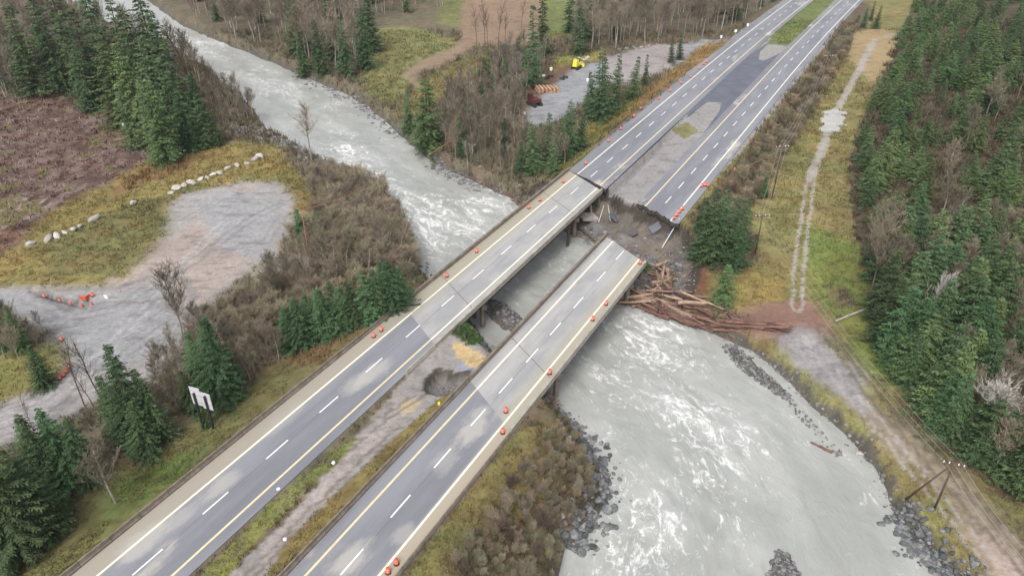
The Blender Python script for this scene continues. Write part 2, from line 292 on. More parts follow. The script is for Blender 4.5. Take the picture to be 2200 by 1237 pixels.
# ------------------------------------------------------------ materials
def mat(name, col=(.5, .5, .5), rough=.8, metal=0.0, nscale=None, namt=.25, bump=0, attr=None, spec=None, objvar=0.0, huevar=0.0, bscale=None, coord='Object'):
    m = bpy.data.materials.new(name); m.use_nodes = True; t = m.node_tree; b = t.nodes['Principled BSDF']
    b.inputs['Roughness'].default_value = rough; b.inputs['Metallic'].default_value = metal
    if spec is not None: b.inputs['Specular IOR Level'].default_value = spec
    N = t.nodes.new; L = t.links.new
    if attr: a = N('ShaderNodeAttribute'); a.attribute_name = attr; src = a.outputs['Color']
    else: a = N('ShaderNodeRGB'); a.outputs[0].default_value = (*col, 1); src = a.outputs[0]
    tc = N('ShaderNodeTexCoord')
    if nscale:
        n = N('ShaderNodeTexNoise'); n.inputs['Scale'].default_value = nscale; n.inputs['Detail'].default_value = 6; n.inputs['Roughness'].default_value = .65
        L(tc.outputs[coord], n.inputs['Vector'])
        mr = N('ShaderNodeMapRange'); mr.inputs[1].default_value = .3; mr.inputs[2].default_value = .7; mr.inputs[3].default_value = 1 - namt; mr.inputs[4].default_value = 1 + namt
        L(n.outputs[0], mr.inputs[0]); mx = N('ShaderNodeMix'); mx.data_type = 'RGBA'; mx.blend_type = 'MULTIPLY'; mx.inputs[0].default_value = 1
        L(src, mx.inputs[6]); L(mr.outputs[0], mx.inputs[7]); src = mx.outputs[2]
    if objvar or huevar:
        oi = N('ShaderNodeObjectInfo'); h = N('ShaderNodeHueSaturation')
        mr = N('ShaderNodeMapRange'); mr.inputs[3].default_value = 1 - objvar; mr.inputs[4].default_value = 1 + objvar
        L(oi.outputs['Random'], mr.inputs[0]); L(mr.outputs[0], h.inputs['Value'])
        fr = N('ShaderNodeMath'); fr.operation = 'MULTIPLY'; fr.inputs[1].default_value = 17.31; L(oi.outputs['Random'], fr.inputs[0])
        f2 = N('ShaderNodeMath'); f2.operation = 'FRACT'; L(fr.outputs[0], f2.inputs[0])
        mh = N('ShaderNodeMapRange'); mh.inputs[3].default_value = .5 - huevar; mh.inputs[4].default_value = .5 + huevar; L(f2.outputs[0], mh.inputs[0]); L(mh.outputs[0], h.inputs['Hue'])
        L(src, h.inputs['Color']); src = h.outputs[0]
    L(src, b.inputs['Base Color'])
    if bump:
        n2 = N('ShaderNodeTexNoise'); n2.inputs['Scale'].default_value = bscale or (nscale or 1) * 3; n2.inputs['Detail'].default_value = 5; L(tc.outputs[coord], n2.inputs['Vector'])
        bp = N('ShaderNodeBump'); bp.inputs['Strength'].default_value = bump; bp.inputs['Distance'].default_value = .3; L(n2.outputs[0], bp.inputs['Height']); L(bp.outputs[0], b.inputs['Normal'])
    return m
M = {}
M['ground'] = mat('ground_soil', attr='tint', rough=.95, nscale=1.3, namt=.20, bump=.40, bscale=2.2, spec=.25)
M['cover'] = mat('plant_cover', attr='tint', rough=.9, spec=.15)
M['needles'] = mat('conifer_needles', (.070, .118, .052), .85, nscale=.35, namt=.45, objvar=.32, huevar=.03, spec=.2)
M['needles_lt'] = mat('cedar_foliage', (.100, .150, .058), .85, nscale=.35, namt=.45, objvar=.28, huevar=.03, spec=.2)
M['bark'] = mat('bark', (.13, .10, .08), .9, nscale=2, namt=.3, objvar=.25)
M['greybark'] = mat('grey_bark', (.31, .285, .25), .9, nscale=1.2, namt=.35, objvar=.35, huevar=.01)
M['twig'] = mat('bare_twigs', (.215, .180, .130), .9, nscale=.6, namt=.3, objvar=.3, huevar=.012)
M['darktwig'] = mat('dark_twigs', (.13, .095, .07), .9, nscale=.6, namt=.3, objvar=.3)
M['palebark'] = mat('pale_bark', (.42, .39, .35), .9, nscale=1, namt=.3, objvar=.15)
M['concrete'] = mat('concrete', (.36, .33, .28), .85, nscale=.7, namt=.25, bump=.1)
M['darkconcrete'] = mat('dark_concrete', (.20, .165, .13), .9, nscale=.9, namt=.35)  # darker concrete tone; on left parapets it holds the shade of their inner faces
M['girder'] = mat('weathered_steel', (.085, .055, .04), .75, nscale=1.5, namt=.3)
M['rock'] = mat('grey_rock', (.135, .140, .142), .8, nscale=1.6, namt=.5, objvar=.55, bump=.8, huevar=.004)
M['palerock'] = mat('pale_rock', (.42, .39, .36), .85, nscale=1.2, namt=.3, objvar=.2, bump=.5)
M['rockmix'] = mat('loose_rock', attr='tint', rough=.85, nscale=1.5, namt=.3, bump=.4)
M['orange'] = mat('orange_plastic', (.72, .10, .035), .5, nscale=4, namt=.1, objvar=.12)
M['reflect'] = mat('white_band', (.78, .76, .74), .5); M['rubber'] = mat('black_rubber', (.03, .03, .03), .8)
M['white'] = mat('white_paint', (.80, .80, .78), .6, nscale=1.5, namt=.12); M['yellow'] = mat('yellow_paint', (.72, .60, .38), .6, nscale=1.5, namt=.12)
M['linew'] = mat('worn_cream_paint', (.80, .76, .62), .6, nscale=1.2, namt=.14)
M['wood'] = mat('debarked_log', (.26, .18, .13), .8, nscale=1.0, namt=.35, objvar=.45, huevar=.012)
M['redlog'] = mat('red_log', (.16, .085, .066), .8, nscale=1.0, namt=.35, objvar=.4, huevar=.01)
M['pole'] = mat('treated_pole', (.10, .065, .045), .85, nscale=2, namt=.2); M['steel'] = mat('galvanised_steel', (.45, .46, .47), .5, metal=.3)
M['wire'] = mat('wire', (.42, .40, .38), .6); M['rustwire'] = mat('rusty_cable', (.42, .22, .15), .7)
M['signback'] = mat('bare_aluminium', (.58, .57, .60), .55, nscale=1, namt=.06); M['black'] = mat('black_paint', (.03, .03, .035), .6)
M['mach_yel'] = mat('yellow_machine', (.80, .74, .06), .5); M['mach_red'] = mat('dark_red_machine', (.10, .028, .022), .5); M['glass'] = mat('cab_glass', (.03, .04, .05), .15)

STAINS = [(-42.5, 65.2, 1.8, 3.6, 0.8, (0.43, 0.41, 0.375)), (-42.7, 58.5, 1.6, 3.0, 0.45, (0.43, 0.41, 0.375)), (-43.5, 39.9, 1.8, 3.2, 0.8, (0.43, 0.41, 0.375)), (-43.4, 68.6, 1.2, 2.5, 0.6, (0.43, 0.41, 0.375)), (-66.6, 30.4, 1.7, 3.5, 0.75, (0.43, 0.41, 0.375)), (-65.6, 34.6, 1.4, 2.4, 0.5, (0.43, 0.41, 0.375)), (-65.5, 41.1, 1.4, 3.0, 0.6, (0.43, 0.41, 0.375)), (-62.8, 68.8, 1.8, 3.8, 0.7, (0.43, 0.41, 0.375)), (-63.5, 65.2, 1.4, 3.0, 0.5, (0.43, 0.41, 0.375)), (-40.5, 45.7, 1.0, 2.2, 0.5, (0.43, 0.41, 0.375)), (-67.2, 54.2, 1.3, 4, 0.3, (0.43, 0.41, 0.375))]   # dried silt blown across the lanes (offset, chainage, half widths, strength, colour)
def road_mat(name, deck, tan=True):
    """u,n in the UV map: own colour differs between lanes, sediment stained shoulder and mud patches"""
    m = bpy.data.materials.new(name); m.use_nodes = True; t = m.node_tree; b = t.nodes['Principled BSDF']; N = t.nodes.new; L = t.links.new
    uv = N('ShaderNodeUVMap'); uv.uv_map = 'road'; sx = N('ShaderNodeSeparateXYZ'); L(uv.outputs[0], sx.inputs[0])
    def noise(sc, v=None, det=5, rough=.6):
        mp = N('ShaderNodeMapping'); mp.inputs['Scale'].default_value = sc; L(uv.outputs[0], mp.inputs[0])
        n = N('ShaderNodeTexNoise'); n.inputs['Scale'].default_value = 1; n.inputs['Detail'].default_value = det; n.inputs['Roughness'].default_value = rough; L(mp.outputs[0], n.inputs[0]); return n.outputs[0]
    def ramp(x, a, c, lo=0, hi=1):
        r = N('ShaderNodeMapRange'); r.interpolation_type = 'SMOOTHSTEP'; r.inputs[1].default_value = a; r.inputs[2].default_value = c; r.inputs[3].default_value = lo; r.inputs[4].default_value = hi; L(x, r.inputs[0]); return r.outputs[0]
    def mix(f, A, B):
        x = N('ShaderNodeMix'); x.data_type = 'RGBA'
        if isinstance(f, float): x.inputs[0].default_value = f
        else: L(f, x.inputs[0])
        for i, q in ((6, A), (7, B)):
            if isinstance(q, tuple): x.inputs[i].default_value = (*q, 1)
            else: L(q, x.inputs[i])
        return x.outputs[2]
    if deck: base = mix(ramp(noise((.25, .10, 1)), .38, .62), (.315, .315, .315), (.40, .39, .375))
    else: base = mix(ramp(noise((.22, .03, 1)), .35, .65), (.185, .189, .210), (.250, .254, .275))
    base = mix(ramp(noise((1.3, .06, 1)), .45, .7, 0, .22), base, (.17, .17, .185))            # tyre streaks along the lane
    st = ramp(noise((.11, .045, 1), det=6), .60 if not deck else .62, .72)
    base = mix(st, base, (.46, .43, .385) if not deck else (.27, .265, .25))
    if not deck:
        base = mix(ramp(noise((2.6, .035, 5), det=2), .66, .70, 0, .35), base, (.12, .12, .135))
    for PQ in ((-72, -67.0, -66.6),) if tan else ():
        sh = N('ShaderNodeMath'); sh.operation = 'ADD'; L(sx.outputs[0], sh.inputs[0]); sh.inputs[1].default_value = 0
        w1 = ramp(sh.outputs[0], -67.35, -66.4, 1, 0); base = mix(w1, base, (.335, .305, .25))
        w2 = ramp(sh.outputs[0], -39.9, -39.2, 0, 1); base = mix(w2, base, (.385, .335, .26))
        if deck:
            w3 = ramp(sh.outputs[0], -67.5, -65.0, .8, 0); base = mix(w3, base, (.36, .335, .26))
            w4 = ramp(sh.outputs[0], -41.8, -39.4, 0, .8); base = mix(w4, base, (.38, .35, .28))
    sm = N('ShaderNodeMath'); sm.operation = 'ABSOLUTE'
    for cen_ in (-63.55, -43.05):
        q_ = N('ShaderNodeMath'); q_.operation = 'SUBTRACT'; L(sx.outputs[0], q_.inputs[0]); q_.inputs[1].default_value = cen_; q2 = N('ShaderNodeMath'); q2.operation = 'ABSOLUTE'; L(q_.outputs[0], q2.inputs[0])
        base = mix(ramp(q2.outputs[0], .03, .09, .45, 0), base, (.10, .10, .11))
    base = mix(ramp(noise((.9, .55, 9), det=8, rough=.75), .66, .72, 0, .5), base, (.13, .125, .12))
    if not deck: base = mix(ramp(noise((.35, .5, 6), det=9, rough=.8), .64, .68, 0, .35), base, (.34, .335, .32))
    if tan and not deck:
        nz_ = noise((.55, .22, 3), det=7, rough=.7)
        for (sn, su, rn, ru, am, cc_) in STAINS:
            mp = N('ShaderNodeVectorMath'); mp.operation = 'SUBTRACT'; L(uv.outputs[0], mp.inputs[0]); mp.inputs[1].default_value = (sn, su, 0)
            m2 = N('ShaderNodeVectorMath'); m2.operation = 'DIVIDE'; L(mp.outputs[0], m2.inputs[0]); m2.inputs[1].default_value = (rn, ru, 1)
            ln = N('ShaderNodeVectorMath'); ln.operation = 'LENGTH'; L(m2.outputs[0], ln.inputs[0])
            ad = N('ShaderNodeMath'); ad.operation = 'MULTIPLY_ADD'; L(nz_, ad.inputs[0]); ad.inputs[1].default_value = -2.4; L(ln.outputs['Value'], ad.inputs[2])
            base = mix(ramp(ad.outputs[0], -.75, .1, am, 0), base, cc_)
    g = ramp(noise((14, 14, 1), det=3), .3, .7, .86, 1.12); mm = N('ShaderNodeMix'); mm.data_type = 'RGBA'; mm.blend_type = 'MULTIPLY'; mm.inputs[0].default_value = 1; L(base, mm.inputs[6]); L(g, mm.inputs[7])
    L(mm.outputs[2], b.inputs['Base Color']); L(ramp(noise((.15, .05, 2)), .35, .65, .42, .75), b.inputs['Roughness'])
    b.inputs['Specular IOR Level'].default_value = .45
    return m
M['asphalt'] = road_mat('wet_asphalt', False); M['deck'] = road_mat('deck_surface', True); M['asphalt_far'] = road_mat('far_asphalt', False, False)
M['darkasphalt'] = mat('fresh_asphalt', (.115, .122, .150), .6, nscale=.25, namt=.22)
M['slabside'] = mat('broken_roadbed', (.06, .052, .045), .95, nscale=2, namt=.4)

def water_mat():
    m = bpy.data.materials.new('silty_river_water'); m.use_nodes = True; t = m.node_tree; b = t.nodes['Principled BSDF']; N = t.nodes.new; L = t.links.new
    uv = N('ShaderNodeUVMap'); uv.uv_map = 'flow'; at = N('ShaderNodeAttribute'); at.attribute_name = 'foam'
    def noise(sc, det=6, rough=.6, dist=0.0):
        mp = N('ShaderNodeMapping'); mp.inputs['Scale'].default_value = sc; L(uv.outputs[0], mp.inputs[0])
        n = N('ShaderNodeTexNoise'); n.inputs['Scale'].default_value = 1; n.inputs['Detail'].default_value = det; n.inputs['Roughness'].default_value = rough; n.inputs['Distortion'].default_value = dist; L(mp.outputs[0], n.inputs[0]); return n.outputs[0]
    def rng(x, a, c, lo=0., hi=1.):
        r = N('ShaderNodeMapRange'); r.interpolation_type = 'SMOOTHSTEP'; r.inputs[1].default_value = a; r.inputs[2].default_value = c; r.inputs[3].default_value = lo; r.inputs[4].default_value = hi; L(x, r.inputs[0]); return r.outputs[0]
    def ma(op, x, y):
        q = N('ShaderNodeMath'); q.operation = op
        for i, v in ((0, x), (1, y)):
            if isinstance(v, float): q.inputs[i].default_value = v
            else: L(v, q.inputs[i])
        return q.outputs[0]
    n1 = noise((.13, .27, 1), 10, .62, .9); n2 = noise((.7, 1.1, 1), 8, .72, .7); big = noise((.05, .11, 1), 4, .6, .5); n3 = noise((.42, .62, 4), 9, .66, .9)
    # foam rides the crests in thin torn threads
    ridge = lambda n, k: ma('SUBTRACT', 1.0, ma('MULTIPLY', ma('ABSOLUTE', ma('SUBTRACT', n, .5), 0.0), k))
    rd = ma('MAXIMUM', ma('MAXIMUM', ridge(n1, 7.0), ma('SUBTRACT', ridge(n3, 7.0), .12)), 0.0)
    pat = ma('MULTIPLY', rd, ma('ADD', ma('MULTIPLY', n2, 1.5), .22))
    dens = ma('MAXIMUM', ma('ADD', at.outputs['Fac'], ma('MULTIPLY', ma('SUBTRACT', big, .5), 1.1)), -.2)
    foam = rng(ma('ADD', pat, ma('MULTIPLY', dens, .62)), .98, 1.40)
    cr = N('ShaderNodeMix'); cr.data_type = 'RGBA'; cr.inputs[6].default_value = (.322, .330, .308, 1); cr.inputs[7].default_value = (.405, .412, .388, 1); L(rng(big, .35, .65), cr.inputs[0])
    c3 = N('ShaderNodeMix'); c3.data_type = 'RGBA'; c3.inputs[7].default_value = (.29, .288, .255, 1); L(cr.outputs[2], c3.inputs[6]); L(rng(noise((.12, .5, 3), 5, .6, .8), .52, .7, 0., .5), c3.inputs[0])
    c2 = N('ShaderNodeMix'); c2.data_type = 'RGBA'; c2.inputs[7].default_value = (.74, .74, .725, 1); L(c3.outputs[2], c2.inputs[6]); L(foam, c2.inputs[0])
    L(c2.outputs[2], b.inputs['Base Color']); L(rng(foam, 0., 1., .28, .8), b.inputs['Roughness'])
    bp = N('ShaderNodeBump'); bp.inputs['Strength'].default_value = .55; bp.inputs['Distance'].default_value = .5; L(ma('ADD', n1, ma('MULTIPLY', n2, .4)), bp.inputs['Height']); L(bp.outputs[0], b.inputs['Normal'])
    return m
M['water'] = water_mat()

# ------------------------------------------------------------ object helpers
def link(name, me, parent=None):
    o = bpy.data.objects.new(name, me); COL.objects.link(o)
    if parent: o.parent = parent
    return o
def big(name, V, F, m, parent=None, smooth=False, col=None, uv=None, uvname='road', foam=None):
    V = np.asarray(V, np.float32); F = np.asarray(F, np.int32); k = F.shape[1]
    me = bpy.data.meshes.new(name); me.vertices.add(len(V)); me.vertices.foreach_set('co', V.ravel())
    me.loops.add(F.size); me.loops.foreach_set('vertex_index', F.ravel()); me.polygons.add(len(F))
    me.polygons.foreach_set('loop_start', np.arange(0, F.size, k, dtype=np.int32)); 
    if smooth: me.polygons.foreach_set('use_smooth', np.ones(len(F), bool))
    me.update(calc_edges=True)
    if not smooth: me.polygons.foreach_set('use_smooth', np.zeros(len(F), bool))
    if col is not None:
        a = me.color_attributes.new('tint', 'FLOAT_COLOR', 'POINT'); c4 = np.ones((len(V), 4), np.float32); c4[:, :3] = col; a.data.foreach_set('color', c4.ravel())
    if foam is not None:
        a = me.attributes.new('foam', 'FLOAT', 'POINT'); a.data.foreach_set('value', foam.astype(np.float32))
    if uv is not None:
        l = me.uv_layers.new(name=uvname); l.data.foreach_set('uv', np.asarray(uv, np.float32)[F.ravel()].ravel())
    me.materials.append(m); return link(name, me, parent)
def tag(o, label=None, cat=None, group=None, kind=None):
    if label: o['label'] = label
    if cat: o['category'] = cat
    if group: o['group'] = group
    if kind: o['kind'] = kind
    return o
def empty(name, loc, rz=0, **k):
    o = bpy.data.objects.new(name, None); COL.objects.link(o); o.location = loc; o.rotation_euler = (0, 0, rz); o.empty_display_size = .5; return tag(o, **k)
def copy_tree(root, loc, rz=0, sc=1.0, label=None, group=None, tilt=(0, 0)):
    r = root.copy(); COL.objects.link(r); r.location = loc; r.rotation_euler = (tilt[0], tilt[1], rz); r.scale = (sc, sc, sc) if not isinstance(sc, tuple) else sc
    if label: r['label'] = label
    if group: r['group'] = group
    for c in list(root.children):
        d = c.copy(); COL.objects.link(d); d.parent = r
        for g in list(c.children):
            e = g.copy(); COL.objects.link(e); e.parent = d
    return r
class MB:
    def __init__(s): s.V = []; s.F = []
    def box(s, c, d, R=None):
        b = len(s.V)
        for i in (-.5, .5):
            for j in (-.5, .5):
                for k in (-.5, .5):
                    v = Vector((i * d[0], j * d[1], k * d[2]))
                    if R: v = R @ v
                    s.V.append((c[0] + v.x, c[1] + v.y, c[2] + v.z))
        for f in ((0, 1, 3, 2), (4, 6, 7, 5), (0, 4, 5, 1), (2, 3, 7, 6), (0, 2, 6, 4), (1, 5, 7, 3)): s.F.append(tuple(b + q for q in f))
        return s
    def tube(s, P, R, n=8, cap=True):
        P = [Vector(p) for p in P]; b0 = len(s.V)
        for i, p in enumerate(P):
            d = (P[min(i + 1, len(P) - 1)] - P[max(i - 1, 0)]).normalized(); a = d.orthogonal().normalized() if i == 0 else (a - d * a.dot(d)).normalized(); c = d.cross(a)
            r = R[i] if isinstance(R, (list, tuple)) else R
            for k in range(n):
                t = 2 * pi * k / n; v = p + (a * cos(t) + c * sin(t)) * r; s.V.append(tuple(v))
        for i in range(len(P) - 1):
            for k in range(n):
                s.F.append((b0 + i * n + k, b0 + i * n + (k + 1) % n, b0 + (i + 1) * n + (k + 1) % n, b0 + (i + 1) * n + k))
        if cap: s.F.append(tuple(b0 + k for k in reversed(range(n)))); s.F.append(tuple(b0 + (len(P) - 1) * n + k for k in range(n)))
        return s
    def prism(s, pts, z0, z1):          # polygon extruded from z0 to z1
        b = len(s.V); n = len(pts)
        for x, y in pts: s.V.append((x, y, z0))
        for x, y in pts: s.V.append((x, y, z1))
        s.F.append(tuple(b + i for i in reversed(range(n)))); s.F.append(tuple(b + n + i for i in range(n)))
        for i in range(n): s.F.append((b + i, b + (i + 1) % n, b + n + (i + 1) % n, b + n + i))
        return s
    def build(s, name, m, parent=None, smooth=False):
        me = bpy.data.meshes.new(name); me.from_pydata(s.V, [], s.F); me.update(); me.materials.append(m)
        if smooth: me.polygons.foreach_set('use_smooth', [True] * len(me.polygons))
        return link(name, me, parent)

# ------------------------------------------------------------ ground
ny, nx = XX.shape
ii = np.arange(ny * nx).reshape(ny, nx)
GF = np.stack([ii[:-1, :-1], ii[:-1, 1:], ii[1:, 1:], ii[1:, :-1]], -1).reshape(-1, 4)
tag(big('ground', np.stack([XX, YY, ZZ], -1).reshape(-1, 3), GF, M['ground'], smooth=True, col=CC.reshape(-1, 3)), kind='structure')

# ------------------------------------------------------------ river
CL = wp([(50, -60), (250, 10), (330, 60), (450, 120), (600, 200), (700, 280), (830, 370), (960, 470), (1080, 560), (1200, 640), (1330, 760), (1450, 870), (1560, 1000), (1650, 1160), (1700, 1400), (1720, 1700)], ZW)
wx = np.arange(-260, 150, .6); wy = np.concatenate([np.arange(25, 220, .55), np.arange(220, 520, 1.1)])
WX, WY = np.meshgrid(wx, wy); keep = sdist(RIV, WX, WY) > -6
def flowuv(X, Y):
    best = np.full(X.shape, 1e9); S = np.zeros(X.shape); T = np.zeros(X.shape); acc = 0
    P = np.asarray(CL)
    # gaussian blended segments keep the flow lines smooth through bends
    Ws = np.zeros(X.shape)
    for i in range(len(P) - 1):
        d = P[i + 1] - P[i]; L = np.linalg.norm(d); e = d / L
        t = (X - P[i, 0]) * e[0] + (Y - P[i, 1]) * e[1]; tc = np.clip(t, 0, L)
        off = -(X - P[i, 0]) * e[1] + (Y - P[i, 1]) * e[0]
        dist = np.sqrt((t - tc) ** 2 + off ** 2); wgt = 1 / (dist + 6) ** 5
        S += wgt * (acc + tc + (t - tc) * .5); T += wgt * off; Ws += wgt; acc += L
    return S / Ws, T / Ws
FS, FT = flowuv(WX, WY)
WPX, WPY, _ = proj(WX, WY, np.full(WX.shape, ZW))
foam = np.full(WX.shape, .06)
for (x, y, rx, ry, a) in [(730, 330, 60, 40, .55), (800, 390, 70, 40, .6), (900, 450, 90, 50, .35), (960, 500, 90, 60, .45), (1010, 450, 90, 40, .4), (620, 200, 60, 30, .4), (560, 160, 60, 30, .3), (730, 235, 40, 20, .35), (1190, 560, 60, 40, .25),
                          (1150, 640, 70, 60, .15), (1420, 740, 90, 55, .55), (1340, 700, 60, 40, .3), (1300, 820, 70, 60, .3), (1420, 850, 60, 60, .3), (1500, 930, 60, 90, .45), (1530, 1000, 70, 70, .35), (1380, 1090, 70, 60, .4), (1420, 1190, 80, 70, .4), (1560, 1130, 50, 60, .3),
                          (1850, 1072, 40, 14, .75), (1640, 940, 70, 60, .12), (1350, 1200, 60, 40, .4), (1730, 835, 25, 12, .7), (420, 90, 60, 30, .3), (480, 105, 60, 30, .25), (1330, 960, 40, 60, .15), (1240, 690, 30, 30, .3), (1470, 690, 60, 25, .2)]:
    foam += a * np.exp(-(((WPX - x) / rx) ** 2 + ((WPY - y) / ry) ** 2))
foam = np.clip(foam, 0, .50)
turb = .35 + np.clip(foam * 1.6, 0, 1)
WZ = ZW + (fbm(FS / 5, FT / 3, 5, 4) * .75 + fbm(FS / 1.6, FT / 1.1, 15, 3) * .35) * turb
wi = -np.ones(WX.shape, int); wi[keep] = np.arange(keep.sum())
q = np.stack([wi[:-1, :-1], wi[:-1, 1:], wi[1:, 1:], wi[1:, :-1]], -1).reshape(-1, 4); q = q[(q >= 0).all(1)]
tag(big('river', np.stack([WX[keep], WY[keep], WZ[keep]], -1), q, M['water'], smooth=True, uv=np.stack([FS[keep], FT[keep]], -1), uvname='flow', foam=foam[keep]), kind='structure')

# ------------------------------------------------------------ highway
def ribbon(name, n0, n1, u0, u1, z, m, parent=None, thick=None, step=2.0, sidem=None):
    """strip between offsets n0..n1; u0,u1 may be functions of n so that ends can be broken or skewed"""
    fn = lambda v: (v if callable(v) else (lambda n, v=v: v))
    f0, f1 = fn(u0), fn(u1); cols = max(2, int(abs(n1 - n0) / .22) + 1) if (callable(u0) or callable(u1)) else (2 if abs(n1 - n0) < 1 else 8)
    ns = np.linspace(n0, n1, cols); rows = max(2, int((max(f1(n0), f1(n1)) - min(f0(n0), f0(n1))) / step)); V = []; UV = []
    for r in range(rows + 1):
        for n in ns:
            u = f0(n) + (f1(n) - f0(n)) * r / rows; x, y = W(n + co(u), u); V.append((x, y, z)); UV.append((n, u))
    F = [(r * cols + c, r * cols + c + 1, (r + 1) * cols + c + 1, (r + 1) * cols + c) for r in range(rows) for c in range(cols - 1)]
    if thick:
        b = len(V); V += [(x, y, z - thick) for x, y, _ in V]; UV += UV[:]
        ring = [c for c in range(cols)] + [r * cols + cols - 1 for r in range(1, rows + 1)] + [rows * cols + c for c in range(cols - 2, -1, -1)] + [r * cols for r in range(rows - 1, 0, -1)]
        for i in range(len(ring)):
            a, c = ring[i], ring[(i + 1) % len(ring)]; F.append((a, a + b, c + b, c))
    o = big(name, V, F, m, parent, uv=UV)
    if thick and sidem:
        o.data.materials.append(sidem); nt_ = rows * (cols - 1); ix = np.zeros(len(F), np.int32); ix[nt_:] = 1; o.data.polygons.foreach_set('material_index', ix)
    return o
rnd = random.Random(3)
_bk = {}
def jag(n, amp=.6):
    a = np.array([n * 1.1]); b = np.array([3.3])
    return float((fbm(a, b, 900, 4)[0] * 2.6 + fbm(a * 4.1, b, 950, 2)[0] * .7) * amp)
BRK = [(-60, 150.0), (-55.9, 149.6), (-52.5, 146.9), (-49.0, 146.2), (-46.7, 145.0), (-43.0, 144.0), (-39.9, 141.6), (-38.1, 141.0), (-35.6, 140.6)]
def brk(n): return float(np.interp(n, [a for a, _ in BRK], [b for _, b in BRK])) + jag(n, .85) - .6
def wend(n): return 151.2 - (n + 64) * .60          # skewed far end of the west deck
def eend(n): return 124.2 - (n + 43) * .60
def wst(n): return 82.9 - (n + 64) * .62
def est(n): return 71.0 - (n + 43) * .62
def wcrack(n): return wend(n) + .15 + max(0, min(1.2, (n + 69) * .22)) + jag(n + 100, .25)
def zero(n): return 0
hw = {}
def carriageway(lo, hi, start_near, end_near, start_far, name, left, right, cen, L_near):
    road = empty(name, (0, 0, 0), kind='structure')
    ribbon('pavement', lo, hi, start_near, end_near, 0.0, M['asphalt'], road, thick=.5)
    ribbon('pavement', lo - .2, hi + .3, start_far, 560, 0.0, M['asphalt_far'], road, thick=.95, sidem=M['slabside'])
    ends = [(start_near, lambda n: end_near(n) - .05), (lambda n: start_far(n) + .1, 560)]
    lw = .30
    for n, mname in ((left, 'yellow' if L_near else 'linew'), (right, 'linew' if L_near else 'yellow')):
        for a, b in ends: ribbon('edge_line', n - lw / 2, n + lw / 2, a if not callable(a) else a(n), b if not callable(b) else b(n), .006, M[mname], road)
    return road
dW = [28.6, 38.6, 49.3, 59.8, 70.4]; dWb = [80.9, 91.5, 101.9, 112.6, 123.2, 133.6, 144.6]; dWf = [155.9 + 10.0 * i for i in range(40)]
dE = [31.0, 40.0, 49.4, 58.8, 68.0]; dEb = [76.0, 84.6, 93.0, 102.2, 112.4, 121.6]; dEf = [150.5] + [159.6 + 9.6 * i for i in range(42)]
wr = carriageway(-69.7, -58.1, 2, wst, wcrack, 'west_carriageway', -67.1, -59.75, -63.65, False)
er = carriageway(-48.4, -37.7, 2, est, brk, 'east_carriageway', -46.6, -39.35, -43.3, True)
def dashes(par, cen, us, z=.006):
    V = []; F = []; UV = []
    for u in us:
        b = len(V)
        for du in (-2.05, 2.05):
            for dn in (-.11, .11):
                x, y = W(cen + dn + co(u + du), u + du); V.append((x, y, z)); UV.append((cen, u))
        F.append((b, b + 1, b + 3, b + 2))
    return big('lane_line', V, F, M['white'], par, uv=UV)
dashes(wr, -63.7, dW + dWf); dashes(er, -43.2, dE + dEf)

# median crossover pavement and mud islands
def sheet(name, pix, z, m, parent=None):
    s = MB(); P = wp(pix, z); s.V = [(x, y, z) for x, y in P]; s.F = [tuple(range(len(P)))]; return s.build(name, m, parent)
cr = empty('median_crossover', (0, 0, 0), kind='structure')
sheet('pavement', [(1474, 238), (1500, 212), (1545, 175), (1600, 127), (1648, 93), (1702, 100), (1660, 150), (1590, 228), (1530, 298), (1508, 292), (1545, 240), (1552, 220), (1520, 218), (1478, 250)], -.05, M['darkasphalt'], cr)
M['silt'] = mat('dried_silt', (.28, .265, .25), .95, nscale=.8, namt=.25, bump=.3)
sheet('silt_patch', [(1630, 128), (1633, 112), (1650, 95), (1680, 98), (1700, 103), (1680, 112), (1665, 120), (1652, 126), (1640, 131)], -.03, M['silt'], cr)

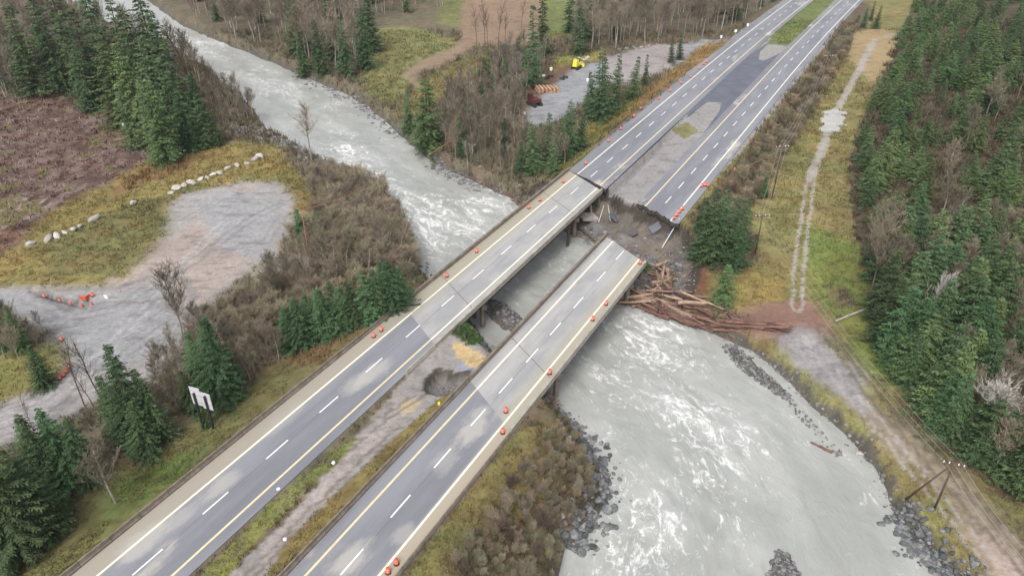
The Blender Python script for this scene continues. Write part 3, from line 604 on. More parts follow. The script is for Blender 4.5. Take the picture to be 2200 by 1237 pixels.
def bridge(name, lo, hi, st, en, us_d, cen, left, right, lpar, rpar, lmats, label, piers, joints):
    root = empty(name, (*W((lo + hi) / 2, st((lo + hi) / 2)), -7), label=label, cat='bridge'); loc = Vector(root.location)
    def fix(o): o.location = -loc; return o
    fix(ribbon('deck', lo, hi, st, en, 0.004, M['deck'], root, thick=.35))
    def wall(nm, n0, n1, z0, z1, m, a=.0, b=.0):
        s = MB(); s.prism([W(n0, st(n0) + a), W(n1, st(n1) + a), W(n1, en(n1) - b), W(n0, en(n0) - b)], z0, z1); return fix(s.build(nm, m, root))
    wall('parapet', lpar - .38, lpar, -.4, .85, M['darkconcrete']); wall('parapet', rpar, rpar + .42, -.4, .62, M['concrete'])  # left parapet: shadowed inner face put into its dark colour
    nb = 5
    for i in range(nb):
        c = lo + 1.0 + (hi - lo - 2) * i / (nb - 1)
        s = MB()
        for zz, wd, ht in ((-.43, .55, .12), (-1.1, .08, 1.24), (-1.76, .6, .1)):
            s.prism([W(c - wd / 2, st(c) + .6), W(c + wd / 2, st(c) + .6), W(c + wd / 2, en(c) - .4), W(c - wd / 2, en(c) - .4)], zz - ht / 2, zz + ht / 2)
        fix(s.build('girder', M['girder'], root))
    for n, mm in ((left, 'yellow'), (right, 'linew')):
        fix(ribbon('edge_line', n - .15, n + .15, st(n), en(n), .011, M['linew'], root))
    V = []; F = []
    for ud in us_d: fix(dashes(root, cen, [ud], .011))
    for u0 in joints:
        s = MB(); P = [W(n + dn, u0 - (n - cen) * .62 + du) for n, dn, du in ((lo + .1, 0, -.10), (hi - .1, 0, -.10), (hi - .1, 0, .10), (lo + .1, 0, .10))]
        s.V = [(x, y, .009) for x, y in P]; s.F = [(0, 1, 2, 3)]; fix(s.build('expansion_joint', M['darkconcrete'], root))
    for u0 in piers:
        p = link('pier', None, root)
        s = MB(); a = W(lo + .6, u0 - (lo - cen) * .62); b = W(hi - .6, u0 - (hi - cen) * .62)
        d = Vector((b[0] - a[0], b[1] - a[1], 0)); L = d.length; R = Matrix.Rotation(atan2(d.y, d.x), 3, 'Z'); m_ = ((a[0] + b[0]) / 2, (a[1] + b[1]) / 2, -2.35)
        s.box(m_, (L, 1.1, 1.0), R); fix(s.build('pier_cap', M['darkconcrete'], p))
        for t in (.08, .36, .64, .92):
            x = a[0] + (b[0] - a[0]) * t; y = a[1] + (b[1] - a[1]) * t; s = MB().tube([(x, y, -10), (x, y, -2.84)], .42, 12); fix(s.build('column', M['darkconcrete'], p, True))
    for f_, sg in ((st, 1), (en, -1)):
        s = MB(); q = lambda n, o_: W(n, f_(n) + o_ * sg); s.prism([q(lo + .3, .2), q(hi - .3, .2), q(hi - .3, 1.1), q(lo + .3, 1.1)], -3.6, -1.84); fix(s.build('abutment_cap', M['darkconcrete'], root))
    return root
bridge('road_bridge', -69.7, -58.1, wst, wend, dWb, -63.7, -67.1, -59.75, -69.7, -58.35, None, 'upstream highway bridge, longer of the two, touching its cracked road at the far end', (99, 139), (94.6, 136.8))
bridge('road_bridge', -48.4, -37.7, est, eend, dEb, -43.2, -46.6, -39.35, -48.4, -37.9, None, 'downstream highway bridge, far end stops in mid air above the washed out bank', (88, 119), (84.0,))

# tumbled bits of the far abutment
M['paleconc'] = mat('pale_broken_concrete', (.40, .36, .32), .9, nscale=1.5, namt=.25)
def slab_chunk(px, py, dims, rot, label, m='darkconcrete', lift=0):
    x, y, z = place(px, py); s = MB(); R = Matrix.Rotation(rot[2], 3, 'Z') @ Matrix.Rotation(rot[1], 3, 'Y') @ Matrix.Rotation(rot[0], 3, 'X')
    rr = random.Random(px); s.box((0, 0, 0), dims, R); s.V = [(a + rr.uniform(-.12, .12), b + rr.uniform(-.12, .12), c + rr.uniform(-.1, .1)) for a, b, c in s.V]
    o = s.build('concrete_chunk', M[m]); o.location = (x, y, z + dims[2] / 2 + lift); tag(o, label, 'rubble')
slab_chunk(1275, 470, (7, 3, .5), (0.15, .2, .4), 'tilted concrete slab under the far end of the upstream bridge', 'paleconc', .2)
slab_chunk(1380, 437, (1.8, 1.2, .9), (.1, 0, .9), 'small brown block on the lip of the broken road', 'silt')
for q_ in (((1322, 470), (3.2, 2.6, .35), (.5, .3, 1.0), 'grey asphalt slab slumped on the left of the scour slope'), ((1408, 492), (2.6, 2.0, .35), (.4, -.5, .3), 'grey asphalt slab slumped below the broken carriageway edge'), ((1360, 505), (2.0, 1.6, .3), (-.3, .4, 2.0), 'small asphalt slab at the foot of the scour slope'), ((1440, 508), (1.8, 1.4, .3), (.7, .2, .9), 'asphalt fragment right of the long pale pipe')):
    slab_chunk(*q_[0], q_[1], q_[2], q_[3], 'darkasphalt', .2)
slab_chunk(1268, 452, (.5, 6, .5), (.6, 0, .1), 'pale concrete beam leaning out from under the upstream bridge end', 'paleconc', 1.2)

# ------------------------------------------------------------ concrete roadside barriers of the approaches
def barrier(n, u0, u1, label, m, w_=.45, h_=.85):
    s = MB(); k = int((u1 - u0) / 4)
    root = empty('concrete_barrier', (*W(n, u0), -.16), label=label, cat='barrier', group='long concrete barriers beside the near carriageways'); loc = Vector(root.location)
    prof = [(-w_ / 2, -.16), (-w_ / 2, .12), (-.1, .35), (-.09, h_), (.09, h_), (.1, .35), (w_ / 2, .12), (w_ / 2, -.16)]
    for i in range(k):
        a = u0 + (u1 - u0) * i / k; b = u0 + (u1 - u0) * (i + 1) / k - .06; base = len(s.V)
        for u in (a, b):
            for dn, z in prof: x, y = W(n + dn, u); s.V.append((x - loc.x, y - loc.y, z - loc.z))
        for j in range(len(prof) - 1): s.F.append((base + j, base + j + 1, base + 8 + j + 1, base + 8 + j))
        s.F.append(tuple(base + j for j in range(8))); s.F.append(tuple(base + 8 + j for j in reversed(range(8))))
    s.build('barrier_blocks', m, root)
barrier(-70.0, 4, 85.8, 'dark concrete barrier running along the grass verge of the left carriageway', M['darkconcrete'])
barrier(-48.7, 4, 74.2, 'dark concrete barrier between the median and the right carriageway', M['darkconcrete'])
barrier(-58.0, 71, 79.0, 'short concrete barrier end beside the eroded median', M['concrete'], .4, .6)
barrier(-37.5, 4, 67.3, 'low dark concrete kerb wall along the right edge of the near carriageway', M['darkconcrete'], .4, .5)

# steel guard rails beyond
def guardrail(n, u0, u1, label):
    root = empty('guard_rail', (*W(n, u0), 0), label=label, cat='guard rail'); loc = Vector(root.location); s = MB(); us = np.arange(u0, u1, 4)
    s.tube([Vector((*W(n + co(u), u), .62)) - loc for u in us], .12, 5); s.build('rail', M['darkconcrete'], root)
    for u in us[::2][:60]: MB().tube([Vector((*W(n + .15 + co(u), u), -.6)) - loc, Vector((*W(n + .15 + co(u), u), .7)) - loc], .09, 6).build('post', M['pole'], root)
guardrail(-70.4, 158, 250, 'guard rail along the left edge of the road past the upstream bridge')

# ------------------------------------------------------------ traffic drums
def make_drum():
    r = empty('traffic_drum', (0, 0, -50), label='x', cat='traffic drum', group='orange traffic drums closing the road')
    MB().tube([(0, 0, 0), (0, 0, .10)], .40, 12).build('base', M['rubber'], r)
    MB().tube([(0, 0, .10), (0, 0, .38), (0, 0, .40), (0, 0, .7), (0, 0, .72), (0, 0, 1.02)], [.31, .30, .275, .27, .245, .23], 14).build('body', M['orange'], r, True)
    MB().tube([(0, 0, .46), (0, 0, .53)], .285, 14, False).build('reflective_band', M['reflect'], r, True)
    MB().tube([(0, 0, .78), (0, 0, .84)], .255, 14, False).build('reflective_band', M['reflect'], r, True)
    MB().tube([(-.10, 0, 1.02), (-.09, 0, 1.12), (.09, 0, 1.12), (.10, 0, 1.02)], .03, 6).build('handle', M['orange'], r)
    return r
drum0 = make_drum(); first = True
ORD = ['nearest', 'second', 'third', 'fourth', 'fifth', 'sixth', 'seventh', 'eighth', 'ninth', 'tenth', 'eleventh', 'twelfth', 'thirteenth', 'fourteenth']
def drum(px, py, z, label, sc=.88):
    global first
    if z is None: x, y, zz = place(px, py + 3)
    else: x, y = gp(px, py + 5, z); zz = z + .005
    if first: drum0.location = (x, y, zz); drum0['label'] = label; drum0.scale = (sc,) * 3; first = False
    else: copy_tree(drum0, (x, y, zz), random.uniform(0, 6), sc, label)
for i, q in enumerate([(803, 719), (819, 706), (960, 590), (1024, 537), (1136, 443), (1160, 427), (1210, 387)]): drum(*q, 0, '%s orange drum from the near end on the upstream bridge shoulder' % ORD[i])
for i, q in enumerate([(1258, 348), (1307, 300), (1333, 274), (1362, 247), (1376, 231), (1415, 209), (1440, 192), (1463, 175), (1484, 162), (1501, 143), (1512, 135), (1518, 130)]): drum(*q, 0, '%s orange drum past the upstream bridge along the road edge' % ORD[i])
for i, q in enumerate([(834, 1225), (852, 1206), (1080, 925), (1087, 880), (1181, 798), (1273, 683), (1302, 650), (1375, 562)]): drum(*q, 0, '%s orange drum from the near end, right shoulder of downstream bridge road' % ORD[i])
for i, q in enumerate([(1448, 466), (1454, 459), (1460, 452), (1466, 446)]): drum(*q, 0, '%s orange drum in the line beside the broken end of the right carriageway' % ORD[i])
for i, q in enumerate([(1507, 397), (1514, 395), (1520, 396)]): drum(*q, 0, '%s orange drum from the left in the cluster right of the road' % ['first', 'middle', 'last'][i])
drum(1578, 362, -1, 'lone orange drum in the verge right of the far carriageway')
for i, q in enumerate([(95, 634), (127, 640), (150, 647), (176, 656), (187, 652), (194, 645), (202, 640)]): drum(*q, None, '%s orange drum from the left around the gravel washout' % ('first' if i == 0 else ORD[i]), .85)
for i, q in enumerate([(129, 812), (137, 805), (144, 797), (150, 786), (133, 728)]): drum(*q, None, '%s orange drum from the bottom beside the curving gravel road' % ('first' if i == 0 else ORD[i]), .8)

# ------------------------------------------------------------ rocks
def rock_mesh(seed):
    r = random.Random(seed); bm = bmesh.new(); bmesh.ops.create_icosphere(bm, subdivisions=2, radius=.5)
    pl = [(Vector((r.gauss(0, 1), r.gauss(0, 1), r.gauss(0, 1))).normalized(), r.uniform(.30, .44)) for _ in range(9)]
    sc = (r.uniform(.9, 1.35), r.uniform(.8, 1.1), r.uniform(.6, .85))
    for v in bm.verts:
        for nrm, d in pl:
            k = v.co.dot(nrm)
            if k > d: v.co -= nrm * (k - d)
        v.co = Vector((v.co.x * sc[0], v.co.y * sc[1], v.co.z * sc[2])) + Vector((r.uniform(-.015, .015),) * 3)
    me = bpy.data.meshes.new('rock'); bm.to_mesh(me); bm.free(); return me
RM = [rock_mesh(i) for i in range(10)]
for me in RM: me.materials.append(M['rock'])
PRM = [m.copy() for m in RM[:5]]
for me in PRM: me.materials.clear(); me.materials.append(M['palerock'])
rocks = []      # x, y, z, size, bank label
def strip(line, width, n, s0, s1, lab, zlift=.1, sink=0.15, zmin=ZW - .15):
    P = wp(line, ZW + 1) ; seg = [(Vector(a), Vector(b)) for a, b in zip(P, P[1:])]; Ls = [(b - a).length for a, b in seg]
    for _ in range(n):
        i = random.choices(range(len(seg)), Ls)[0]; a, b = seg[i]; p = a.lerp(b, random.random()); d = (b - a).normalized(); o = random.gauss(0, .38) * width
        x, y = p.x - d.y * o, p.y + d.x * o; z = max(hz(x, y), zmin); s = s0 + (s1 - s0) * random.random() ** 2
        if z > -.6: continue
        rocks.append((x, y, z + s * zlift, s, lab))
def patch(poly, n, s0, s1, lab, zp=ZW, zmin=ZW - .15):
    P = wp(poly, zp); xs = [p[0] for p in P]; ys = [p[1] for p in P]; k = 0; A = np.asarray(P)
    while k < n:
        X = np.random.default_rng(k + len(rocks)).uniform(min(xs), max(xs), 400); Y = np.random.default_rng(k + 7 + len(rocks)).uniform(min(ys), max(ys), 400); m = pip(A, X, Y)
        for x, y in zip(X[m], Y[m]):
            if k >= n: break
            s = s0 + (s1 - s0) * random.random() ** 2; rocks.append((x, y, max(hz(x, y), zmin) + s * .1, s, lab)); k += 1
LB = {1: 'grey riprap rock on the left bank upstream of the bridges', 2: 'grey riprap rock on the far bank upstream of the bridges', 3: 'grey riprap rock on the shrubby point below the downstream bridge',
      4: 'blue-grey riprap boulder on the right bank beside the double pole', 5: 'rock strewn along the foot of the scour hole', 6: 'rock on the gravel bar between the two bridges', 7: 'rock in the shallow bar near the right bank', 8: 'rock on the small bar at the bottom edge of the river', 9: 'rock under the left end of the upstream bridge', 10: 'rock on the eroded right bank beside the wet lane'}
strip([(492, 292), (530, 292), (580, 300), (640, 330), (700, 370), (745, 400)], 5, 420, .5, 1.3, 1)
strip([(640, 158), (700, 186), (760, 212), (820, 258), (860, 292)], 4, 300, .6, 1.5, 2)
strip([(930, 345), (960, 362), (1000, 384), (1040, 402)], 4, 190, .5, 1.3, 2)
strip([(1050, 405), (1110, 425), (1160, 440)], 4, 90, .4, 1.0, 2)
strip([(888, 545), (898, 575), (915, 600)], 3.5, 150, .4, 1.0, 9)
strip([(1165, 862), (1215, 893), (1245, 925)], 2.5, 110, .5, 1.2, 3)
strip([(1245, 925), (1272, 975), (1290, 1030), (1280, 1090), (1252, 1140), (1225, 1165)], 4.2, 430, .5, 1.45, 3)
strip([(1930, 1092), (1965, 1145), (2020, 1206), (2088, 1262), (2178, 1348)], 2.7, 560, .45, 1.25, 4)
strip([(1240, 490), (1290, 512), (1345, 552)], 4, 110, .4, 1.4, 5); strip([(1330, 530), (1400, 570), (1470, 590)], 7, 260, .3, 1.3, 5); strip([(1390, 590), (1440, 640), (1490, 650)], 6, 110, .3, .9, 5)
patch([(1030, 655), (1050, 640), (1085, 652), (1128, 690), (1100, 712), (1075, 700)], 230, .3, .9, 6)
patch([(1545, 738), (1580, 742), (1640, 795), (1700, 850), (1690, 862), (1625, 820), (1580, 785)], 330, .25, .8, 7, zmin=ZW + .05)
patch([(1690, 845), (1810, 975), (1800, 985), (1680, 860)], 70, .25, .6, 7, zmin=ZW + .12)
patch([(1640, 1250), (1668, 1178), (1695, 1190), (1730, 1250)], 200, .25, .8, 8)
strip([(1020, 712), (1042, 735), (1060, 757)], 2.0, 60, .4, 1.1, 9)
strip([(1610, 742), (1690, 800), (1760, 872), (1830, 940), (1890, 1010), (1925, 1085)], 1.6, 200, .25, .75, 10)
def addrock(me, x, y, z, s, lab, grp, name='riprap_rock', sc=None):
    o = link(name, me); o.location = (x, y, z); o.rotation_euler = (random.uniform(-.5, .5), random.uniform(-.5, .5), random.uniform(0, 6.3)); o.scale = sc or (s, s, s); return tag(o, lab, 'rock', grp)
rocks.sort(key=lambda r: -r[3] / proj(np.array(r[0]), np.array(r[1]), np.array(r[2]))[2])
inview = []; rest = []
for r in rocks:
    a, b, _ = proj(np.array(r[0]), np.array(r[1]), np.array(r[2])); vis = -10 < a < 2210 and -10 < b < 1245
    (inview if vis and len(inview) < 262 else rest).append(r)
for r in inview: addrock(random.choice(RM), *r[:4], LB[r[4]], 'riprap rocks ' + str(LB[r[4]].split(' rock ')[-1] if ' rock ' in LB[r[4]] else 'on the right bank'))
def merged(name, meshes, items, m, label, cat='rocks', colf=None):
    VS = []; FS_ = []; CS = []; off = 0
    base = [(np.array([v.co[:] for v in me.vertices]), np.array([p.vertices[:] for p in me.polygons])) for me in meshes]
    for (x, y, z, s, _) in items:
        V, F = random.choice(base); a = random.uniform(0, 6.3); c_, s_ = cos(a), sin(a)
        V2 = V * s; V2 = np.stack([V2[:, 0] * c_ - V2[:, 1] * s_ + x, V2[:, 0] * s_ + V2[:, 1] * c_ + y, V2[:, 2] + z], -1); VS.append(V2); FS_.append(F + off); off += len(V)
        g = random.uniform(.5, 1.5); CS.append(np.tile(np.array([.16, .158, .16]) * g, (len(V), 1)))
    return tag(big(name, np.concatenate(VS), np.concatenate(FS_), m, col=np.concatenate(CS)), label, cat, kind='stuff')
small = []
bmi = bmesh.new(); bmesh.ops.create_icosphere(bmi, subdivisions=1, radius=.5); lo = []
for i in range(6):
    b2 = bmi.copy(); rr = random.Random(i + 40)
    for v in b2.verts: v.co = Vector((v.co.x * rr.uniform(.8, 1.3), v.co.y * rr.uniform(.8, 1.1), v.co.z * rr.uniform(.5, .8)))
    me = bpy.data.meshes.new('pebble'); b2.to_mesh(me); lo.append(me)
for (poly, n, s0, s1, zp) in [([(450, 665), (560, 585), (640, 555), (680, 580), (640, 630), (560, 690), (480, 700)], 1500, .15, .5, -4), ([(930, 812), (990, 808), (1000, 830), (940, 834)], 120, .15, .45, -1),
                              ([(700, 1010), (870, 860), (900, 860), (830, 950), (600, 1180), (540, 1230)], 260, .08, .25, 0), ([(1290, 520), (1500, 500), (1495, 640), (1380, 620)], 700, .12, .45, -5),
                              ([(0, 230), (330, 240), (330, 350), (100, 470), (0, 500)], 500, .2, .7, -4), ([(240, 620), (430, 520), (560, 590), (430, 690), (330, 700)], 250, .1, .3, -4), ([(1300, 400), (1480, 260), (1500, 300), (1390, 440)], 160, .08, .2, -.6)]:
    A = np.asarray(wp(poly, zp)); g = np.random.default_rng(int(n)); X = g.uniform(A[:, 0].min(), A[:, 0].max(), n * 4); Y = g.uniform(A[:, 1].min(), A[:, 1].max(), n * 4); m = pip(A, X, Y)
    for x, y in list(zip(X[m], Y[m]))[:n]:
        s = s0 + (s1 - s0) * random.random() ** 3; small.append((x, y, hz(x, y), s, 0))
# foreshore rubble continues both ways along all banks
bl = wp(RIV_R[2:-2], ZW); bl2 = wp(RIV_L[3:-3], ZW)
for P, sgn in ((bl, 1), (bl2, 1)):
    for a, b in zip(P, P[1:]):
        a = Vector(a); b = Vector(b); L = (b - a).length; d = (b - a) / L
        for _ in range(int(L * 1.6)):
            p = a + d * random.uniform(0, L); o = random.gauss(-.6, .8); x, y = p.x + d.y * o, p.y - d.x * o; z = hz(x, y)
            if z > -1.2 or z < ZW - .5: continue
            small.append((x, y, z, random.uniform(.2, .8), 0))
merged('loose_stones', lo, rest + small, M['rockmix'], 'scattered grey stones and gravel lumps over the banks and bare ground')
# row of pale boulders edging the gravel pad
BR = [(66, 521, 2.2), (105, 511, 2.6), (124, 505, 2.0), (140, 497, 1.6), (158, 490, 1.9), (172, 483, 1.5), (202, 467, 2.6), (286, 434, 2.1), (368, 412, 1.8), (379, 401, 2.3), (396, 396, 1.9), (411, 390, 2.6), (432, 383, 1.8), (446, 379, 1.6), (458, 373, 1.9), (472, 369, 2.1), (490, 358, 2.0), (510, 353, 1.8), (531, 349, 2.1), (549, 338, 2.0), (558, 332, 2.4)]
for i, (a, b, s) in enumerate(BR):
    x, y, z = place(a, b + 5)
    addrock(PRM[i % 5], x, y, z + .3, s, ('pale boulder edging the gravel pad, number %s counted from the left of the row' % ['one', 'two', 'three', 'four', 'five', 'six', 'seven', 'eight', 'nine', 'ten', 'eleven', 'twelve', 'thirteen', 'fourteen', 'fifteen', 'sixteen', 'seventeen', 'eighteen', 'nineteen', 'twenty', 'twenty one'][i]), 'row of pale boulders on the grass above the gravel pad', 'boulder', (s * 1.0, s * .8, s * .8))
x, y, z = place(1845, 976); addrock(PRM[2], x, y, max(z, ZW), 1, 'lone pale pink boulder at the waterline of the right bank', None, 'boulder', (1.7, 1.2, 1.0))

# ------------------------------------------------------------ tree meshes
def conifer_mesh(seed, h, rad, lv, fine, lean=0.0, gap=.0):
    g = np.random.default_rng(seed); Vs = []; n = 0; ph1 = g.uniform(0, 6.3)
    t = (np.arange(lv) + g.uniform(-.3, .3, lv)) / lv; t = np.clip(t, 0, .985)
    for ti in t:
        r = rad * (1 - ti) ** .72 * g.uniform(.84, 1.06) + .12
        nb = max(4, int(5 + 5 * (1 - ti)))
        az = np.linspace(0, 2 * pi, nb, endpoint=False) + g.uniform(0, 6.3) + g.uniform(-.25, .25, nb)
        for a in az:
            if g.random() < gap: continue
            zc = h * min(.985, .07 + .92 * (ti + g.uniform(-1.3, 1.3) / lv))
            rl = r * g.uniform(.58, 1.06) * (1 + .22 * sin(a * 2 + ph1 + ti * 5) + .12 * sin(a * 3 + ph1 * 2 - ti * 9)); k = max(2, int(rl / fine)); f = (np.arange(k) + .6) / k
            dirx, diry = cos(a), sin(a); dist = f * rl; zz = zc - dist * g.uniform(.18, .42) + (f ** 2) * rl * g.uniform(.05, .2)
            for sgn in (-1, 1, 0):
                L = fine * g.uniform(1.1, 1.9, k) * (1.1 - .45 * f) + .1; wd = L * g.uniform(.28, .42, k)
                ang = a + sgn * g.uniform(.6, 1.15, k); dz = -g.uniform(.12, .7, k) if sgn else -g.uniform(.0, .3, k)
                bx = dirx * dist; by = diry * dist; ex = np.cos(ang) * L; ey = np.sin(ang) * L; ez = dz * L
                px_ = -np.sin(ang) * wd * .5; py_ = np.cos(ang) * wd * .5; tw = g.uniform(-.5, .5, k) * wd
                p0 = np.stack([bx, by, zz], -1); p1 = np.stack([bx + ex * .5 + px_, by + ey * .5 + py_, zz + ez * .35 + tw], -1)
                p2 = np.stack([bx + ex, by + ey, zz + ez], -1); p3 = np.stack([bx + ex * .5 - px_, by + ey * .5 - py_, zz + ez * .35 - tw], -1)
                Vs.append(np.stack([p0, p1, p2, p3], 1).reshape(-1, 3))
    V = np.concatenate(Vs); F = np.arange(len(V)).reshape(-1, 4); return V, F
def seg_tubes(S, n=3):
    """S rows: x0 y0 z0 x1 y1 z1 r0 r1"""
    S = np.asarray(S); a = S[:, :3]; b = S[:, 3:6]; d = b - a; d /= np.linalg.norm(d, axis=1)[:, None] + 1e-9
    ref = np.where(np.abs(d[:, 2:3]) > .9, np.array([[1., 0, 0]]), np.array([[0, 0, 1.]])); u = np.cross(d, ref); u /= np.linalg.norm(u, axis=1)[:, None]; v = np.cross(d, u)
    Vs = []
    for k in range(n):
        t = 2 * pi * k / n; o = u * cos(t) + v * sin(t); Vs.append(a + o * S[:, 6:7]); Vs.append(b + o * S[:, 7:8])
    V = np.stack(Vs, 1); F = []
    idx = np.arange(len(S))[:, None] * 2 * n
    for k in range(n): k2 = (k + 1) % n; F.append(idx + np.array([[2 * k, 2 * k2, 2 * k2 + 1, 2 * k + 1]]))
    return V.reshape(-1, 3), np.stack(F, 1).reshape(-1, 4)
def bare_tree(seed, h, spread, depth=4, upright=.6, twig=.03, trunks=1, first=.3):
    r = random.Random(seed); T = []; B = []
    def grow(p, d, L, rad, lvl):
        k = 7 if lvl == 0 else 3 if lvl < 2 else 2; q = p; L0 = L
        for i in range(k):
            d2 = (d + Vector((r.gauss(0, .09), r.gauss(0, .09), r.gauss(0, .05) + .08))).normalized(); e = q + d2 * L / k; r0 = rad * (1 - .3 * i / k); r1 = rad * (1 - .3 * (i + 1) / k)
            (T if lvl == 0 else B).append((*q, *e, r0, r1)); q = e; d = d2
            if lvl < depth:
                for _ in range(r.choice((2, 3)) if lvl == 0 else r.choice((1, 2, 2))):
                    s = Vector((r.gauss(0, 1), r.gauss(0, 1), 0)).normalized(); nd = (d * upright + s * spread + Vector((0, 0, .25))).normalized(); grow(q - d2 * L / k * r.uniform(0, .9), nd, L * (r.uniform(.26, .40) * (1.25 - .8 * i / k) if lvl == 0 else r.uniform(.42, .62)), max(twig, rad * (.45 if lvl else .38)), lvl + 1)
        if 0 < lvl < depth: grow(q, d, L * .6, max(twig, rad * .65), lvl + 1)
    for t in range(trunks):
        a = r.uniform(0, 6.3); o = Vector((cos(a), sin(a), 0)) * (.5 if trunks > 1 else 0)
        tz = -.3
        # clear stem first
        st = h * first; top = Vector((r.gauss(0, .02) * h, r.gauss(0, .02) * h, st)) + o * (1 + .2 * st); T.append((o.x, o.y, tz, *top, h * .010 + .04, h * .008 + .03))
        grow(top, (Vector((r.gauss(0, .08), r.gauss(0, .08), 1)) + o * .25).normalized(), h * (1 - first), h * .008 + .03, 0)
    return np.array(T), np.array(B)
def tree_proto(name, trunkname, crownname, TV, TF, CV, CF, tm, cm, cat):
    r = bpy.data.objects.new(name, None); COL.objects.link(r); r['category'] = cat; r.location = (0, 0, -60)
    big(trunkname, TV, TF, tm, r); big(crownname, CV, CF, cm, r); return r
PROTO = {}; USED = set()
def con(key, seed, rad, lv, fine, m='needles', gap=0.0, bare=.0):
    V, F = conifer_mesh(seed, 20, rad, lv, fine, gap=gap); S = [(0, 0, -.5, .05, .03, 8, .30, .22), (.05, .03, 8, 0, 0, 19.6, .22, .04)]; tv, tf = seg_tubes(S, 7)
    PROTO[key] = (tree_proto('conifer', 'trunk', 'crown', tv, tf, V, F, M['bark'], M[m], 'conifer'), 20.)
for i in range(5): con('c%d' % i, 100 + i, 3.6 + .6 * (i % 3), 30 + 3 * i, .46, gap=(.06, .22, .12, .30, .16)[i])
for i in range(3): con('n%d' % i, 120 + i, 4.4 + .4 * i, 52, .33, gap=.05)
for i in range(3): con('l%d' % i, 130 + i, 4.6 + .5 * i, 36, .46, 'needles_lt', gap=.10 + .06 * i)
for i in range(2): con('t%d' % i, 140 + i, 2.6, 34, .42, gap=.3)
def bar(key, seed, spread, tm, cm, up=.6, depth=4, tw=.03, trunks=1, first=.3, name='bare_tree', cat='bare tree', h=14.):
    T, B = bare_tree(seed, h, spread, depth, up, tw, trunks, first); tv, tf = seg_tubes(T, 6); cv, cf = seg_tubes(B, 3)
    PROTO[key] = (tree_proto(name, 'trunk', 'branches', tv, tf, cv, cf, M[tm], M[cm], cat), h)
for i in range(5): bar('b%d' % i, 200 + i, .68, 'greybark', 'twig')
for i in range(3): bar('s%d' % i, 220 + i, .75, 'greybark', 'twig', .45, 3, .03, 1, .42)     # slender alders
for i in range(2): bar('w%d' % i, 240 + i, .7, 'palebark', 'palebark', .6, 4, .035)
for i in range(2): bar('k%d' % i, 250 + i, .7, 'pole', 'darktwig', .5, 2, .035, 1, .4)
M['shrub'] = mat('shrub_twigs', (.265, .225, .155), .9, nscale=.6, namt=.3, objvar=.35, huevar=.03)
for i in range(4): bar('u%d' % i, 260 + i, .75, 'shrub', 'shrub', .55, 3, .022, 4, .08, 'bare_shrub', 'shrub', 5.)
for i in range(2): bar('d%d' % i, 270 + i, .75, 'darktwig', 'darktwig', .55, 3, .022, 4, .08, 'bare_shrub', 'shrub', 5.)
print('proto sizes', {k: sum(len(c.data.polygons) for c in v[0].children) for k, v in PROTO.items()})
NT = 0
def tree(key, x, y, z, h, label, group, fat=1.0, lean=0.03):
    global NT; NT += 1
    P, ph = PROTO[key]; s = h / ph; sc = (s * fat, s * fat, s)
    if key not in USED:
        USED.add(key); P.location = (x, y, z - .15); P.scale = sc; P.rotation_euler = (random.gauss(0, lean), random.gauss(0, lean), random.uniform(0, 6.3)); P['label'] = label
        if group: P['group'] = group
        return P
    return copy_tree(P, (x, y, z - .15), random.uniform(0, 6.3), sc, label, group, (random.gauss(0, lean), random.gauss(0, lean)))
PL = []
def later(key, x, y, z, h, label, group, fat=1.0): PL.append((key, x, y, z, h, label, group, fat))
def pick(*fam): return random.choice([k for k in PROTO if k[0] in fam])
def at(fam, bx, by, ty, label, group, fat=1.0, lean=.03):
    x, y, z = place(bx, by); h = max(2.0, top_h(x, y, z, ty)); return tree(pick(*fam), x, y, z, h, label, group, fat, lean)
G1 = 'tall conifers between the clearing and the river'
for bx, by, ty, lab in [(80, 205, 5, 0), (135, 200, -15, 0), (178, 205, 25, 0), (215, 225, 10, 0), (240, 190, -40, 0), (262, 268, 70, 'c'), (300, 280, 85, 'c'), (285, 215, -10, 0), (335, 285, 70, 0), (318, 240, 10, 0), (385, 250, 15, 0), (360, 225, -30, 0), (398, 290, 105, 0), (360, 350, 165, 'l'), (405, 325, 190, 0), (445, 318, 195, 0), (470, 315, 225, 0),
                    (165, 160, -60, 0), (110, 170, -30, 0), (430, 270, 150, 0), (290, 320, 190, 0), (345, 320, 140, 0), (195, 240, 90, 0)]:
    at('l' if lab in ('l', 'c') else 'c', bx, by, ty, 'lighter green conifer with drooping boughs in the clump beyond the clearing' if lab in ('l', 'c') else 'dark green conifer in the clump between the clearing and the river', G1, 1.15)
at('k', 425, 240, 60, 'dark leafless tree with one forked arm at the river edge of the conifer clump', None)
at('s', 670, 345, 228, 'lone slender bare tree rising against the white rapids', None)
at('l', 920, 322, 162, 'broad bright green cedar standing at the far river bank', None, 1.35)
G2 = 'conifers around the gravel yard'
